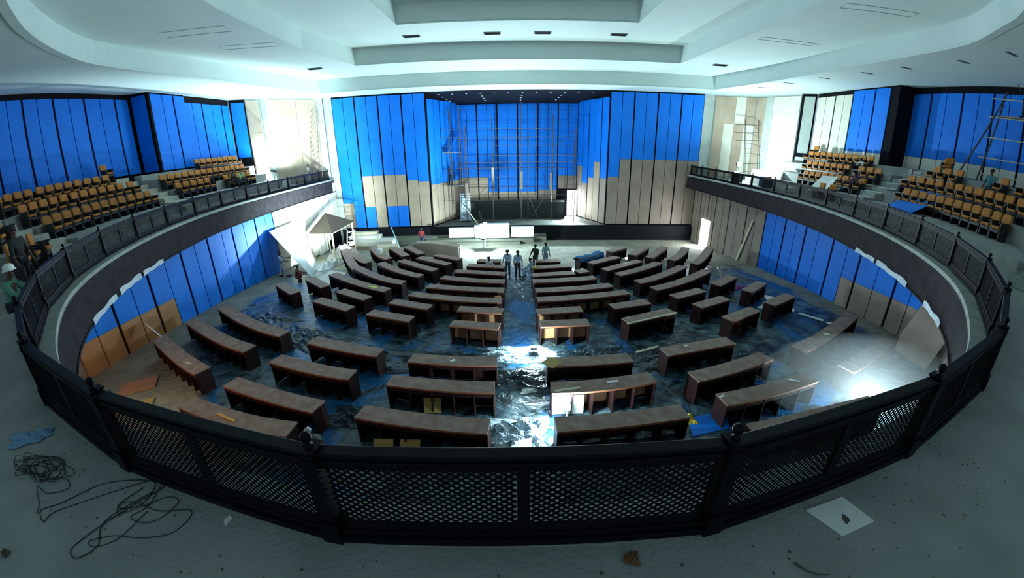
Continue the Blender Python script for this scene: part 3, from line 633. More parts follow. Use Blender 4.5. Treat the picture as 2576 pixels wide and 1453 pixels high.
# ------------------------------------------------------------------ delegates' desks
DESKS = [
    ('a1', (-12.76, 18.6), None, (-11.08, 17.18)),
    ('a2', (-11.42, 19.45), None, (-9.89, 18.13)),
    ('a3', (-10.38, 20.16), (-8.0, 18.4), (-6.24, 17.42)),
    ('a4', (-9.42, 21.45), (-7.27, 19.44), (-5.71, 18.61)),
    ('a5', (-8.35, 22.58), (-6.59, 20.83), (-5.11, 19.85)),
    ('a6', (-7.22, 23.29), (-5.74, 22.01), (-4.55, 21.1)),
    ('a7', (-6.21, 24.11), None, (-4.0, 22.42)),
    ('a8', (-5.21, 24.85), None, (-3.46, 23.69)),
    ('l1', (-2.15, 23.02), None, (-0.72, 22.83)),
    ('l2', (-2.66, 21.82), None, (-0.46, 21.36)),
    ('l3', (-3.22, 20.49), None, (-0.4, 19.83)),
    ('l4', (-3.79, 19.24), (-1.97, 18.66), (-0.39, 18.42)),
    ('l5', (-4.26, 17.86), (-2.2, 17.36), (-0.39, 17.15)),
    ('l6', (-4.87, 16.71), (-2.53, 16.0), (-0.45, 15.76)),
    ('m1', (-5.53, 15.77), None, (-3.63, 15.02)),
    ('l7', (-2.31, 14.79), None, (-0.44, 14.51)),
    ('l8', (-2.41, 13.34), None, (-0.54, 13.02)),
    ('m2', (-8.72, 17.36), None, (-6.89, 16.24)),
    ('m3', (-9.36, 16.1), None, (-7.21, 14.96)),
    ('m4', (-6.13, 14.46), None, (-4.14, 13.77)),
    ('w1', (-12.84, 28.7), (-10.81, 25.07), (-9.51, 23.65)),
    ('w2', (-13.13, 28.06), (-10.9, 23.92), (-9.67, 22.01)),
    ('w3', (-10.88, 28.42), (-9.61, 26.05), (-8.46, 24.75)),
    ('w4', (-9.32, 28.21), None, (-7.54, 25.67)),
    ('w5', (-8.27, 28.56), None, (-6.6, 26.3)),
    ('e1', (-13.75, 15.21), (-11.17, 13.48), (-8.92, 12.45)),
    ('e2', (-14.16, 13.59), (-11.51, 12.02), (-9.58, 11.17)),
    ('e3', (-14.29, 11.87), (-12.11, 10.51), (-10.36, 9.6)),
    ('e4', (-8.11, 10.46), (-6.34, 9.86), (-4.95, 9.55)),
    ('e5', (-8.8, 8.97), (-7.01, 8.37), (-5.33, 7.92)),
    ('e6', (-9.52, 7.87), (-7.36, 7.24), (-5.58, 6.97)),
    ('f1', (-7.46, 11.88), (-5.97, 11.35), (-4.55, 10.98)),
    ('f2', (-3.38, 10.62), (-1.98, 10.45), (-0.5, 10.42)),
    ('f3', (-3.7, 9.28), (-2.02, 9.02), (-0.54, 8.93)),
    ('f4', (-4.09, 7.77), (-2.42, 7.45), (-0.63, 7.23)),
    ('g1', (5.1, 10.74), None, (7.86, 11.39)),
    ('g2', (1.06, 10.29), (2.41, 10.31), (3.82, 10.43)),
    ('g3', (1.06, 8.86), (2.54, 8.93), (4.17, 9.23)),
    ('g4', (1.04, 7.27), (2.67, 7.37), (4.49, 7.59)),
    ('g5', (5.44, 9.17), (6.89, 9.58), (8.57, 10.2)),
    ('g6', (5.72, 7.97), (7.36, 8.28), (9.18, 8.8)),
    ('h1', (10.14, 10.64), (12.01, 11.53), (14.91, 13.28)),
    ('h2', (10.84, 9.16), (12.51, 9.89), (14.86, 11.15)),
    ('d1', (6.53, 18.2), (8.05, 19.06), (10.19, 20.85)),
    ('d2', (7.02, 17.13), (8.97, 18.18), (11.22, 19.9)),
    ('d3', (7.58, 15.93), None, (9.38, 16.77)),
    ('d4', (8.17, 14.75), None, (10.0, 15.61)),
    ('d5', (10.56, 17.6), None, (12.23, 18.87)),
    ('d6', (11.72, 16.58), None, (13.38, 17.84)),
    ('d7', (8.83, 13.28), None, (10.65, 14.21)),
    ('d8', (11.78, 14.83), None, (13.59, 15.82)),
    ('d9', (4.53, 13.33), None, (6.78, 14.21)),
    ('d10', (4.31, 14.83), None, (6.1, 15.32)),
    ('d11', (10.43, 23.15), (11.45, 24.25), (12.8, 26.27)),
    ('d12', (11.51, 22.14), (12.73, 23.48), (14.72, 26.29)),
    ('d13', (9.32, 24.13), None, (11.46, 26.95)),
    ('d14', (8.41, 25.03), None, (10.25, 27.5)),
    ('d15', (5.41, 20.68), None, (8.05, 22.44)),
    ('d16', (5.88, 19.65), (7.42, 20.56), (9.1, 21.86)),
    ('c1', (4.9, 22.23), None, (6.96, 23.59)),
    ('c2', (4.34, 23.57), None, (6.03, 24.6)),
    ('c3', (7.03, 25.98), None, (8.43, 27.19)),
    ('r1', (1.46, 22.66), None, (2.98, 22.79)),
    ('r2', (1.22, 21.11), None, (3.48, 21.46)),
    ('r3', (1.12, 19.5), None, (3.43, 19.86)),
    ('r4', (1.06, 18.43), (2.69, 18.55), (4.41, 18.87)),
    ('r5', (1.1, 17.05), (2.99, 17.2), (4.97, 17.64)),
    ('r6', (1.13, 15.8), (3.22, 16.06), (5.5, 16.57)),
    ('r7', (1.03, 14.38), None, (2.93, 14.59)),
    ('r8', (1.05, 13.17), None, (2.95, 13.27)),
    ('r9', (3.7, 20.09), None, (4.31, 20.39)),
    ('g7', (5.9, 6.65), (7.75, 6.95), (10.3, 7.36)),
]
LAB = {
    'a1': 'short brown desk nearest the left wall, below the blue panels',
    'a2': 'short brown desk beside the glaring white sheets on the left',
    'a3': 'longest brown desk on the left, with a bright yellow scrap on it',
    'a4': 'long curved desk on the left, directly in front of the one with the yellow scrap',
    'a5': 'brown desk in the left group, third from the yellow-scrap desk towards the stage',
    'a6': 'brown desk in the left group, fourth from the yellow-scrap desk towards the stage',
    'a7': 'brown desk in the left group, second nearest the stage',
    'a8': 'left-group desk standing beside the pale plywood counter',
    'l1': 'straight brown desk left of the centre aisle, front row from the stage',
    'l2': 'straight brown desk left of the centre aisle, second row from the stage',
    'l3': 'straight brown desk left of the centre aisle, third row from the stage',
    'l4': 'straight brown desk left of the centre aisle, fourth row from the stage',
    'l5': 'straight brown desk left of the centre aisle, fifth row from the stage',
    'l6': 'long brown desk left of the centre aisle, last before the two short ones',
    'm1': 'short desk in the middle-left group with a thin cord over it',
    'l7': 'short desk with two lit orange bays left of the centre aisle',
    'l8': 'short desk left of the aisle with pale dividers, just before the cross aisle',
    'm2': 'short desk directly behind the yellow-scrap desk',
    'm3': 'short desk second from the left wall in the row behind the yellow scrap',
    'm4': 'short desk left of centre standing alone before the cross aisle',
    'w1': 'curved desk on the far left whose outer end glows white',
    'w2': 'curved desk on the far left, outermost, brightly lit white',
    'w3': 'curved desk near the timber stack with a white box on it',
    'w4': 'short curved desk by the stage steps, second from the plywood counter',
    'w5': 'short curved desk by the stage steps, next to the plywood counter',
    'e1': 'long curved desk at the left wall, foremost of the rear left three',
    'e2': 'long curved desk at the left wall, middle of the rear left three',
    'e3': 'curved desk at the left wall with two yellow slips on it',
    'e4': 'brown desk rear left of centre, between the cross aisle and the red-edged desk',
    'e5': 'reddish desk rear left in front of the orange-lit desk',
    'e6': 'orange-lit curved desk half hidden by the railing, a yellow batten on it',
    'f1': 'curved desk left of centre, first behind the cross aisle',
    'f2': 'rear desk left of the aisle with a small white scrap on top',
    'f3': 'rear desk left of the aisle with a cardboard sheet in its bay',
    'f4': 'long rear desk left of the aisle, next to the railing',
    'g1': 'rear right desk just behind the cross aisle',
    'g2': 'rear desk right of the aisle with a cardboard square on its corner',
    'g3': 'rear desk right of the aisle with a glaring lamp in its bays',
    'g4': 'long rear desk right of the aisle, next to the railing',
    'g5': 'rear right desk behind the first one past the cross aisle',
    'g6': 'rear right desk with a silver tube lying on it',
    'h1': 'long curved desk at the rear right with a white scrap near its middle',
    'h2': 'hazy curved desk at the far rear right by the leaning boards',
    'd1': 'curved desk in the right group, second from the back',
    'd2': 'longest desk of the right group, rearmost of its column',
    'd3': 'short desk behind the longest right-group desk',
    'd4': 'short pale-topped desk, second behind the longest right-group desk',
    'd5': 'short desk on the right beside the purple rag',
    'd6': 'short desk on the right near the crumpled white sheet',
    'd7': 'short desk on the right with wood scraps at its foot',
    'd8': 'short reddish desk nearest the right wall',
    'd9': 'short desk with a long pale board along its edge',
    'd10': 'short desk directly in front of the one with the pale board',
    'd11': 'curved desk on the far right, second from the bright door',
    'd12': 'curved desk on the far right, nearest the bright door',
    'd13': 'curved desk on the far right, third from the bright door',
    'd14': 'curved desk on the far right, fourth from the bright door',
    'd15': 'curved desk in the right group, third from the stage',
    'd16': 'curved desk in the right group, fourth from the stage',
    'c1': 'right-group desk beside the small bright lamp',
    'c2': 'front right desk covered with a blue cloth',
    'c3': 'curved desk on the far right, fifth from the bright door',
    'r1': 'straight brown desk right of the centre aisle, front row from the stage',
    'r2': 'straight brown desk right of the centre aisle, second row from the stage',
    'r3': 'straight brown desk right of the centre aisle, third row from the stage',
    'r4': 'straight brown desk right of the centre aisle, fourth row from the stage',
    'r5': 'straight brown desk right of the centre aisle, fifth row from the stage',
    'r6': 'long brown desk right of the centre aisle, last before the two short ones',
    'r7': 'short desk right of the aisle with one lit orange bay at its aisle end',
    'r8': 'short desk right of the aisle with lit orange bays, just before the cross aisle',
    'r9': 'tiny desk end tucked between the two front groups right of the aisle',
    'g7': 'pale curved desk showing only as a strip behind the railing at the rear right',
}
def bez(a, m_, b, k=8):
    a, b = Vector(a), Vector(b)
    if m_ is None:
        return [a.lerp(b, i / k) for i in range(k + 1)]
    m_ = Vector(m_); c = 2 * m_ - (a + b) / 2      # quadratic through the measured middle
    return [(1 - t) ** 2 * a + 2 * t * (1 - t) * c + t * t * b for t in [i / k for i in range(k + 1)]]
def strip(m, A_, B_, z0, z1, mi=0):
    n = len(A_); vs = [(*p, z0) for p in A_] + [(*p, z0) for p in B_] + [(*p, z1) for p in A_] + [(*p, z1) for p in B_]; fs = []
    for i in range(n - 1):
        fs += [(i, i + 1, n + i + 1, n + i), (2 * n + i, 2 * n + i + 1, 3 * n + i + 1, 3 * n + i), (i, i + 1, 2 * n + i + 1, 2 * n + i), (n + i, n + i + 1, 3 * n + i + 1, 3 * n + i)]
    fs += [(0, n, 3 * n, 2 * n), (n - 1, 2 * n - 1, 4 * n - 1, 3 * n - 1)]
    m.add(vs, fs, mi)
def desk(key, a, mid, b):
    L = bez(a, mid, b); ctr = L[len(L) // 2]; g = zf(ctr.y)
    far = []
    for i, p in enumerate(L):
        t = (L[min(i + 1, len(L) - 1)] - L[max(i - 1, 0)]).normalized(); far.append(p + Vector((-t.y, t.x)))
    dep = 0.56
    def at(f): return [(p + (q - p) * f - ctr) for p, q in zip(L, far)]
    r = empty('delegate_desk', (ctr.x, ctr.y, g), 0, LAB[key], 'desk', 'curved delegate desks on the hall floor')
    m = MB(); strip(m, at(0.0), at(dep), 0.81, 0.85); m.build('desk_top', M_top, r)
    m = MB(); strip(m, at(-0.006), at(0.002), 0.795, 0.852); m.build('edge_band', M_edge, r)
    m = MB(); strip(m, at(dep - 0.06), at(dep - 0.02), 0.0, 0.81); m.build('front_panel', M_desk, r)
    m = MB(); strip(m, at(dep - 0.065), at(dep - 0.061), 0.10, 0.62); m.build('back_lining', M_inner if key in ('l5', 'l6', 'l7', 'l8', 'r6', 'r7', 'r8', 'g3') else M_desk, r)  # orange lining near the lamps, dark elsewhere: light and shade put into colour
    m = MB(); strip(m, at(0.03), at(0.05), 0.76 if key in ('l7', 'l8', 'r7', 'r8', 'g3') else 0.64, 0.81); m.build('apron', M_desk, r)  # reaches lower on desks the lamps miss: shade put into the shape
    tot = sum((L[i + 1] - L[i]).length for i in range(len(L) - 1)); nb = max(2, int(round(tot / 0.68)))
    nf = at(0.02); ff = at(dep - 0.03)
    def idx(t):
        u = t * (len(L) - 1); i = min(int(u), len(L) - 2); return nf[i].lerp(nf[i + 1], u - i), ff[i].lerp(ff[i + 1], u - i)
    for j in range(nb + 1):
        t = j / nb; t = min(max(t, 0.02 / tot), 1 - 0.02 / tot); p, q = idx(t); c = (p + q) / 2; d = q - p
        MB().box((c.x, c.y, 0.405), (0.035, d.length, 0.81), math.atan2(d.y, d.x) - math.pi / 2).build('end_panel' if j in (0, nb) else 'divider', M_desk, r)
    return r, L
DK = {}
for key, a, mid, b in DESKS: DK[key] = desk(key, a, mid, b)

def on_desk(key, f, g, side=0.28):     # a point on a desk top: f along it, g across
    r, L = DK[key]; u = f * (len(L) - 1); i = min(int(u), len(L) - 2); p = L[i].lerp(L[i + 1], u - i); t = (L[i + 1] - L[i]).normalized()
    q = p + Vector((-t.y, t.x)) * g; return Vector((q.x, q.y, r.location.z + 0.852)), math.atan2(t.y, t.x)
def sheet(name, key, f, g, sx, sy, m_, label, cat, rz=0, h=0.012):
    p, a = on_desk(key, f, g); o = MB().box((0, 0, h / 2), (sx, sy, h)).build(name, m_, bevel=0.002); o.location = p; o.rotation_euler = (0, 0, a + rz); tag(o, label, cat); return o
sheet('tape_strip', 'a3', 0.72, 0.25, 0.55, 0.16, mat('lime_paper', (0.55, 0.62, 0.05), 0.7), 'bright yellow scrap on the long desk at the left', 'scrap', 0.1)
for i in range(2): o = sheet('paper_slip', 'e3', 0.70 + 0.035 * i, 0.25, 0.20, 0.05, M_yel if False else M_timber, ('left' if i == 0 else 'right') + ' one of two small yellow slips on the curved desk at the left wall', 'slip of paper', 0.5); o['group'] = 'yellow slips on the left wall desk'
sheet('wood_batten', 'e6', 0.42, 0.22, 0.75, 0.07, mat('yellow_batten', (0.75, 0.42, 0.08), 0.6), 'yellow wooden batten on the orange-lit desk by the railing', 'batten', -0.12, 0.03)
sheet('paper_scrap', 'f2', 0.52, 0.25, 0.18, 0.12, M_white, 'small white scrap on the rear desk left of the aisle', 'scrap', 0.7)
sheet('carton_sheet', 'g2', 0.06, 0.22, 0.50, 0.48, M_carton, 'cardboard square on the aisle corner of the rear right desk', 'cardboard', 0.75)
sheet('paper_scrap', 'g3', 0.62, 0.35, 0.34, 0.10, M_white, 'white scrap on the desk top above the glaring lamp', 'scrap', 0.0)
sheet('wood_offcut', 'g3', 0.16, 0.16, 0.75, 0.10, M_timber, 'pale offcut lying on the desk over the glaring lamp', 'offcut', 0.15)
sheet('metal_tube', 'g6', 0.80, 0.30, 0.34, 0.07, M_chrome, 'silver tube lying on the rear right desk', 'tube', -0.75, 0.05)
sheet('paper_scrap', 'g6', 0.03, 0.40, 0.15, 0.08, M_white, 'white scrap at the left end of the desk with the silver tube', 'scrap', 0.2)
sheet('paper_scrap', 'h1', 0.52, 0.28, 0.22, 0.13, M_white, 'white scrap on the long curved desk at the rear right', 'scrap', -0.9)
sheet('paper_scrap', 'g1', 0.35, 0.40, 0.16, 0.07, M_white, 'white scrap on the desk right behind the cross aisle', 'scrap', 0.2)
sheet('edge_board', 'd9', 0.48, 0.0, 2.55, 0.09, M_timber, 'long pale board lying along the edge of the short right-group desk', 'board', 0.0, 0.03)
sheet('white_box', 'w3', 0.55, 0.3, 0.34, 0.30, M_white, 'white box on the curved desk near the timber stack', 'box', 0.4, 0.4)
sheet('yellow_rag', 'r2', 0.04, 0.2, 0.30, 0.24, M_yel, 'small yellow rag on the aisle end of the second-row desk', 'rag', 0.4, 0.05)
# blue cloth over a front desk
r, L = DK['c2']; m = MB(); n = 12; c0, c1 = L[0], L[-1]; t = (c1 - c0).normalized(); nn = Vector((-t.y, t.x)); ln = (c1 - c0).length
for j in range(7):
    for i in range(n + 1):
        p = c0 + t * (-0.08 + (ln + 0.16) * i / n) + nn * (-0.10 + 0.75 * j / 6)
        z_ = 0.875 + 0.04 * math.sin(i * 1.7 + j) if 0 < j < 6 else 0.62 + 0.06 * math.sin(i * 2.0)
        m.v.append((p.x - c0.x, p.y - c0.y, z_ + (0.12 if i > 9 and 0 < j < 6 else 0)))
m.f = [(j * (n + 1) + i, j * (n + 1) + i + 1, (j + 1) * (n + 1) + i + 1, (j + 1) * (n + 1) + i) for j in range(6) for i in range(n)]; m.mi = [0] * len(m.f)
o = m.build('dust_sheet', cloth('blue', (0.02, 0.12, 0.28)), smooth=True); o.location = (c0.x, c0.y, r.location.z); tag(o, 'blue cloth draped over a front desk on the right', 'cloth')
sd = o.modifiers.new('s', 'SOLIDIFY'); sd.thickness = 0.012

# ------------------------------------------------------------------ floodlights
def flood(loc, target, label, base_z, scale=1.0, light=None):
    e = empty('floodlight', (loc[0], loc[1], base_z), 0, label, 'work light')
    q = (Vector(target) - Vector(loc)).to_track_quat('-Z', 'Y').to_matrix()
    h = Vector((0, 0, loc[2] - base_z))
    s = scale
    m = MB()
    for dx, dy, sx, sy in ((0, .15, .36, .03), (0, -.15, .36, .03), (.17, 0, .03, .3), (-.17, 0, .03, .3)):
        m.box(h + q @ Vector((dx * s, dy * s, 0.03)), (sx * s, sy * s, .10 * s), R=q)
    m.box(h + q @ Vector((0, 0, 0.075)), (.36 * s, .32 * s, .03 * s), R=q); m.build('lamp_housing', M_black, e)
    MB().box(h + q @ Vector((0, 0, 0.045)), (.31 * s, .27 * s, .012), R=q).build('lamp_glass', M_glow, e)
    m = MB().tube([(0, 0, 0.02), tuple(h + Vector((0, 0, 0.0)) + q @ Vector((0, 0, .1)))], 0.018)
    for k in range(3):
        a = k * 2.09 + 0.4; m.tube([(0, 0, min(.35, h.z * .5)), (0.3 * s * math.cos(a), 0.3 * s * math.sin(a), 0.0)], 0.012)
    m.build('stand', M_steel, e)
    return e
UPT = {'desk': (0.9, 6.8, -2.6), 'right_balcony': (19.5, 26.0, 2.6)}      # which way those heads are turned
for name, pos, tgt, pw, ang in FLOODS:
    if ang: lamp('light_' + name, 'SPOT', pos, pw, size=0.16, target=tgt, spot=ang, blend=0.5)
    else: lamp('light_' + name, 'POINT', tuple(Vector(pos) + (Vector(UPT.get(name, (pos[0], pos[1], pos[2] + 9))) - Vector(pos)).normalized() * .16), pw, (1.0, 0.55, 0.25) if name == 'under_left' else COOL, size=0.10)
FL = {f[0]: f for f in FLOODS}
flood(FL['stage_back'][1], FL['stage_back'][2], 'glaring floodlight on the stage before the bright back doorway', STAGE, 1.4)
flood(FL['stage_floor'][1], (-2.3, 29, 4), 'floodlight bent down over the glaring patch before the stage', zf(31.2))
flood(FL['stage_up'][1], FL['stage_up'][2], 'floodlight tilted at the ceiling beside the white crates before the stage', zf(32.6))
flood(FL['left_wall'][1], (-10, 22, 4), 'floodlight facing the white sheets at the left wall', zf(27.6))
flood(FL['left_balcony'][1], FL['left_balcony'][2], 'floodlight at the far end of the left balcony', 0.0)
flood(FL['right_balcony'][1], UPT['right_balcony'], 'floodlight at the far end of the right balcony', 0.0)
flood(FL['aisle'][1], (0.75, 12.2, 3), 'floodlight on the plastic where the aisles cross', zf(12.4), .6)
flood(FL['desk'][1], (0.9, 6.8, -2.6), 'glaring floodlight by the lit bays of the rear right desk', zf(8.4), .55)
flood(FL['rear_right'][1], (9.0, 5.0, 0), 'floodlight low in the haze at the rear right', zf(7.6), .8)
flood(FL['under_left'][1], FL['under_left'][2], 'unseen lamp added for the warm light under the rear left balcony', zf(6.6))  # added lamp body, out of view, for the warm light on the rear desk
flood((7.1, 22.9, zf(22.9) + 1.0), (5, 15, -4), 'tiny bright lamp by the front right desks', zf(22.9), .45)

# bright doorways
struct(MB().box((6.17, 39.86, -3.35), (0.95, 0.05, 2.6)).build('door_2', M_day))
struct(MB().box((XR - 0.09, 32.65, -4.85), (0.05, 1.5, 2.45)).build('door_3', M_day))
lamp('daylight_right_door', 'AREA', (XR - 0.3, 32.6, -4.8), 260, (0.85, 0.95, 1), 1.4, (0, 31, -6), sizey=2.4)
lamp('daylight_left_door', 'AREA', (-20.3, 31.4, 1.25), 120, (0.85, 0.95, 1), 0.9, (-16, 20, 0), sizey=2.4)
lamp('daylight_stage_door', 'AREA', (6.1, 39.7, -3.4), 400, (0.85, 0.97, 1), 1.0, (2, 20, -2), sizey=2.5)

def leaning(name, q, t, m_, label, cat, group=None):
    c = Vector(q[0]); o = MB().slab([Vector(p) - c for p in q], t).build(name, m_); o.location = c; return tag(o, label, cat, group)
# ------------------------------------------------------------------ crumpled plastic on the hall floor
def crumple(name, cx, cy, rx, ry, h, m_, label, cat, seed, z0=None, n=30, rz=0.0, ridg=1.0):
    rnd = random.Random(seed); m = MB()
    ph = [(rnd.uniform(2, 9), rnd.uniform(2, 9), rnd.uniform(0, 6.28)) for _ in range(9)]
    for j in range(n + 1):
        for i in range(n + 1):
            u, v = i / n * 2 - 1, j / n * 2 - 1; k = math.sqrt(u * u + v * v)
            edge = max(0, 1 - max(abs(u), abs(v)) ** 3)
            wob = 1 + 0.16 * math.sin(3 * math.atan2(v, u) + seed) + 0.10 * math.sin(7 * math.atan2(v, u) + 2 * seed)
            x, y = u * rx * wob, v * ry * wob
            z_ = sum(abs(math.sin(a * u + b_ * v + c)) for a, b_, c in ph) / 9
            z_ = (1 - z_) ** 1.3 * 2.0 * h * edge * ridg + rnd.uniform(0, 0.25) * h * edge + 0.015
            X, Y = cx + x * math.cos(rz) - y * math.sin(rz), cy + x * math.sin(rz) + y * math.cos(rz)
            m.v.append((X - cx, Y - cy, z_ + (zf(Y) - zf(cy) if z0 is None else 0)))
    m.f = [(j * (n + 1) + i, j * (n + 1) + i + 1, (j + 1) * (n + 1) + i + 1, (j + 1) * (n + 1) + i) for j in range(n) for i in range(n)]; m.mi = [0] * len(m.f)
    o = m.build(name, m_); o.location = (cx, cy, zf(cy) if z0 is None else z0); tag(o, label, cat)
    s = o.modifiers.new('s', 'SOLIDIFY'); s.thickness = 0.006
    return o
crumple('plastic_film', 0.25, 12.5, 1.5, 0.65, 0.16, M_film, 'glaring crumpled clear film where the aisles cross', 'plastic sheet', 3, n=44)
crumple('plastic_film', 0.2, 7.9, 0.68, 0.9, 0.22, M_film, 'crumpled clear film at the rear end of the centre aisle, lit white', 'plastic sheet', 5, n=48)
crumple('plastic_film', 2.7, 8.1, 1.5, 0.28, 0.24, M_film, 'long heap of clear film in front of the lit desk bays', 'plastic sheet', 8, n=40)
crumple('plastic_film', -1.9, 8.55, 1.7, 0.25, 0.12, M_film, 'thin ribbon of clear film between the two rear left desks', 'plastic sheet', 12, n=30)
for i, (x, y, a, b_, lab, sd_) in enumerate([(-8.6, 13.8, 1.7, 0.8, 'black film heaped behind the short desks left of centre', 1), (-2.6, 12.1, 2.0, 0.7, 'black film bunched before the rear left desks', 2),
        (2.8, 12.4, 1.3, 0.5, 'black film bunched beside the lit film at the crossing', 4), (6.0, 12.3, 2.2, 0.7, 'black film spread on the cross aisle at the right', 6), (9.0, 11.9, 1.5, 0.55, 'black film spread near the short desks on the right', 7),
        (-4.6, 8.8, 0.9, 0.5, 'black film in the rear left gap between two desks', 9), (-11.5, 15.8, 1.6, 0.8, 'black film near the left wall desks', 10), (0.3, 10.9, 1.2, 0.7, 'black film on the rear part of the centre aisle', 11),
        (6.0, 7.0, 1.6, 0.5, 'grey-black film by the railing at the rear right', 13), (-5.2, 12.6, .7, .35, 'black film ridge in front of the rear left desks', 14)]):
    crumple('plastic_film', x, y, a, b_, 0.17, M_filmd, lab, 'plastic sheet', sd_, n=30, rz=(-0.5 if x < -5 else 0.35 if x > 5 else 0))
tag(leaning('plank', [(4.6, 12.35, zf(12) + .05), (5.6, 12.75, zf(12) + .05), (5.55, 12.85, zf(12) + .05), (4.55, 12.45, zf(12) + .05)], .03, M_timber, 'x', 'plank'), 'pale plank lying across the gap behind the cross aisle at the right', 'plank')
o = MB().box((0, 0, .14), (.42, .2, .28)).build('white_box', M_white, bevel=.01); o.location = (5.35, 7.2, zf(7.2) + .01); tag(o, 'small white box just beyond the railing right of centre', 'box')
o = MB().box((0, 0, .02), (1.3, .14, .03)).build('floor_board', M_orange); o.location = (4.7, 7.1, zf(7.1) + .02); o.rotation_euler = (0, 0, .15); tag(o, 'orange-brown strip of wood just beyond the railing right of centre', 'board')
o = MB().box((0, 0, .02), (1.1, .6, .03)).build('white_sheet', M_white); o.location = (11.7, 8.5, zf(8.5) + .02); o.rotation_euler = (0, 0, .5); tag(o, 'white board glaring on the floor beside the lamp in the haze', 'board')
for i, (x, y, r_, sx) in enumerate([(14.2, 15.2, .9, 1.1), (14.9, 13.9, .9, .8), (14.6, 14.4, .3, .25)]):
    o = MB().box((0, 0, .02), (sx, .22, .03)).build('offcut', M_white); o.location = (x, y, zf(y) + .03); o.rotation_euler = (0, 0, -r_); tag(o, ['long white offcut on the floor by the right wall', 'shorter white offcut by the end of the long curved desk', 'small white lump on the floor by the right wall'][i], 'offcut')
crumple('dust_cloth', 0.6, 10.3, .35, .22, .08, M_white, 'curled pale scrap on the centre aisle between the rear desks', 'cloth', 71, n=12)
crumple('dust_cloth', 13.6, 17.0, 0.7, 1.0, 0.16, M_white, 'crumpled white sheet on the floor near the right wall', 'cloth', 21, n=22, rz=-.7)
crumple('dust_cloth', 13.0, 19.6, 0.5, 0.4, 0.16, cloth('purple', (0.16, 0.03, 0.14)), 'purple rag on the floor by the short desk on the right', 'cloth', 22, n=14)
crumple('yellow_wrapper', 4.85, 8.45, 0.32, 0.22, 0.2, M_yel, 'yellow wrapper at the end of the lit desk', 'wrapper', 23, n=16)
crumple('magenta_rag', 3.75, 8.2, 0.25, 0.12, 0.2, cloth('magenta', (0.35, 0.04, 0.22)), 'magenta rag in the film before the lit desk', 'rag', 24, n=12)
o = MB().prism([(0.0, 0.0), (1.2, .25), (1.5, 1.0), (.25, .75)], 0, .03).build('blue_board', M_blue); o.location = (4.75, 7.75, zf(7.8) + .03); tag(o, 'blue board lying on the floor between the rear right desks', 'board')
o = MB().prism([(0, 0), (.55, .1), (.62, .75), (.1, .6)], 0, .25).build('carton', M_white); o.location = (-.15, 7.0, zf(7)); tag(o, 'white carton at the rear end of the centre aisle', 'box')
o = MB().slab([(0, 0, 0), (.92, 0, 0), (.92, .04, .62), (0, .04, .62)], .02).build('white_board', M_white); o.location = (1.08, 8.99, zf(9) + .03); tag(o, 'added white panel as glare in the aisle bay of the rear right desk', 'board')  # added panel, stands in for the overexposed lining of the bay
o = MB().slab([(0, 0, 0), (.5, 0, 0), (.5, .12, .45), (0, .12, .45)], .03).build('carton_sheet', M_carton); o.location = (-2.6, 9.1, zf(9.1) + .02); tag(o, 'cardboard sheet in the bay of a rear left desk', 'cardboard')
for i, (x, lab) in enumerate([(-3.6, 'cardboard under the left end of the rear left desk'), (-2.9, 'second cardboard under the rear left desk, nearer the aisle')]):
    o = MB().slab([(0, 0, 0), (.52, 0, 0), (.52, .25, .3), (0, .25, .3)], .03).build('carton_sheet', M_carton); o.location = (x, 7.35, zf(7.4) + .02); tag(o, lab, 'cardboard')

# ------------------------------------------------------------------ odds and ends near the walls
leaning('plywood_board', [(15.6, 11.9, -4.75), (15.5, 10.1, -4.75), (16.9, 10.15, -1.9), (17.0, 11.9, -1.9)], .03, M_plyd, 'big bare board leaning on the right wall, the further of two', 'board')
leaning('plywood_board', [(15.4, 9.7, -4.75), (15.3, 8.3, -4.75), (16.85, 8.4, -1.9), (16.9, 9.7, -1.9)], .03, M_plyd, 'big bare board leaning on the right wall, nearer the railing', 'board')
leaning('white_offcut', [(-15.0, 13.3, zf(13) + .02), (-14.55, 12.95, zf(13) + .02), (-15.5, 12.9, -3.75), (-16.0, 13.2, -3.75)], .03, M_white, 'white offcut leaning at the left wall by the orange boards', 'offcut')
leaning('white_sheet', [(-12.9, 22.8, zf(22.8) + .03), (-14.4, 26.6, zf(26.6) + .03), (-16.0, 27.2, -2.3), (-16.0, 23.9, -2.3)], .03, M_white, 'large white sheet leaning at the left wall, glaring in the floodlight', 'board')
leaning('plywood_board', [(-15.9, 28.8, -3.6), (-13.7, 28.4, -3.6), (-13.0, 31.4, -3.25), (-15.6, 31.6, -2.5)], .05, mat('shaded_board', (.13, .09, .065), .8), 'brown board propped like a roof over the white heap on the left', 'board')  # its shadowed side is put into the colour, darker than the other plywood
for i in range(4):
    x, y = ((-15.7, 28.9), (-13.8, 28.5), (-13.2, 31.2), (-15.5, 31.3))[i]
    o = MB().box((0, 0, 0), (.09, .09, 1)).build('timber_post', M_timber); h_ = -3.6 - zf(y) + (0, 0, .3, 1.0)[i]; o.scale = (1, 1, h_); o.location = (x, y, zf(y) + h_ / 2); tag(o, 'timber post under the propped brown board', 'post', 'posts under the propped board'); o['label'] = ('front left', 'front right', 'back right', 'back left')[i] + ' timber post under the propped brown board'
crumple('dust_cloth', -13.4, 26.4, .7, 1.5, 0.4, M_white, 'heap of white sheets glaring at the left wall', 'cloth', 31, n=30)
crumple('dust_cloth', -13.9, 30.0, .9, .9, .9, M_white, 'white sheets bundled under the propped brown board', 'cloth', 33, n=24)
leaning('white_sheet', [(-12.2, 21.2, zf(21) + .05), (-10.6, 20.2, zf(20) + .05), (-10.2, 22.2, zf(22) + .45), (-11.6, 23.0, zf(23) + .45)], .03, M_cream, 'cream sheet lying behind the short desk by the yellow-scrap desk', 'board')
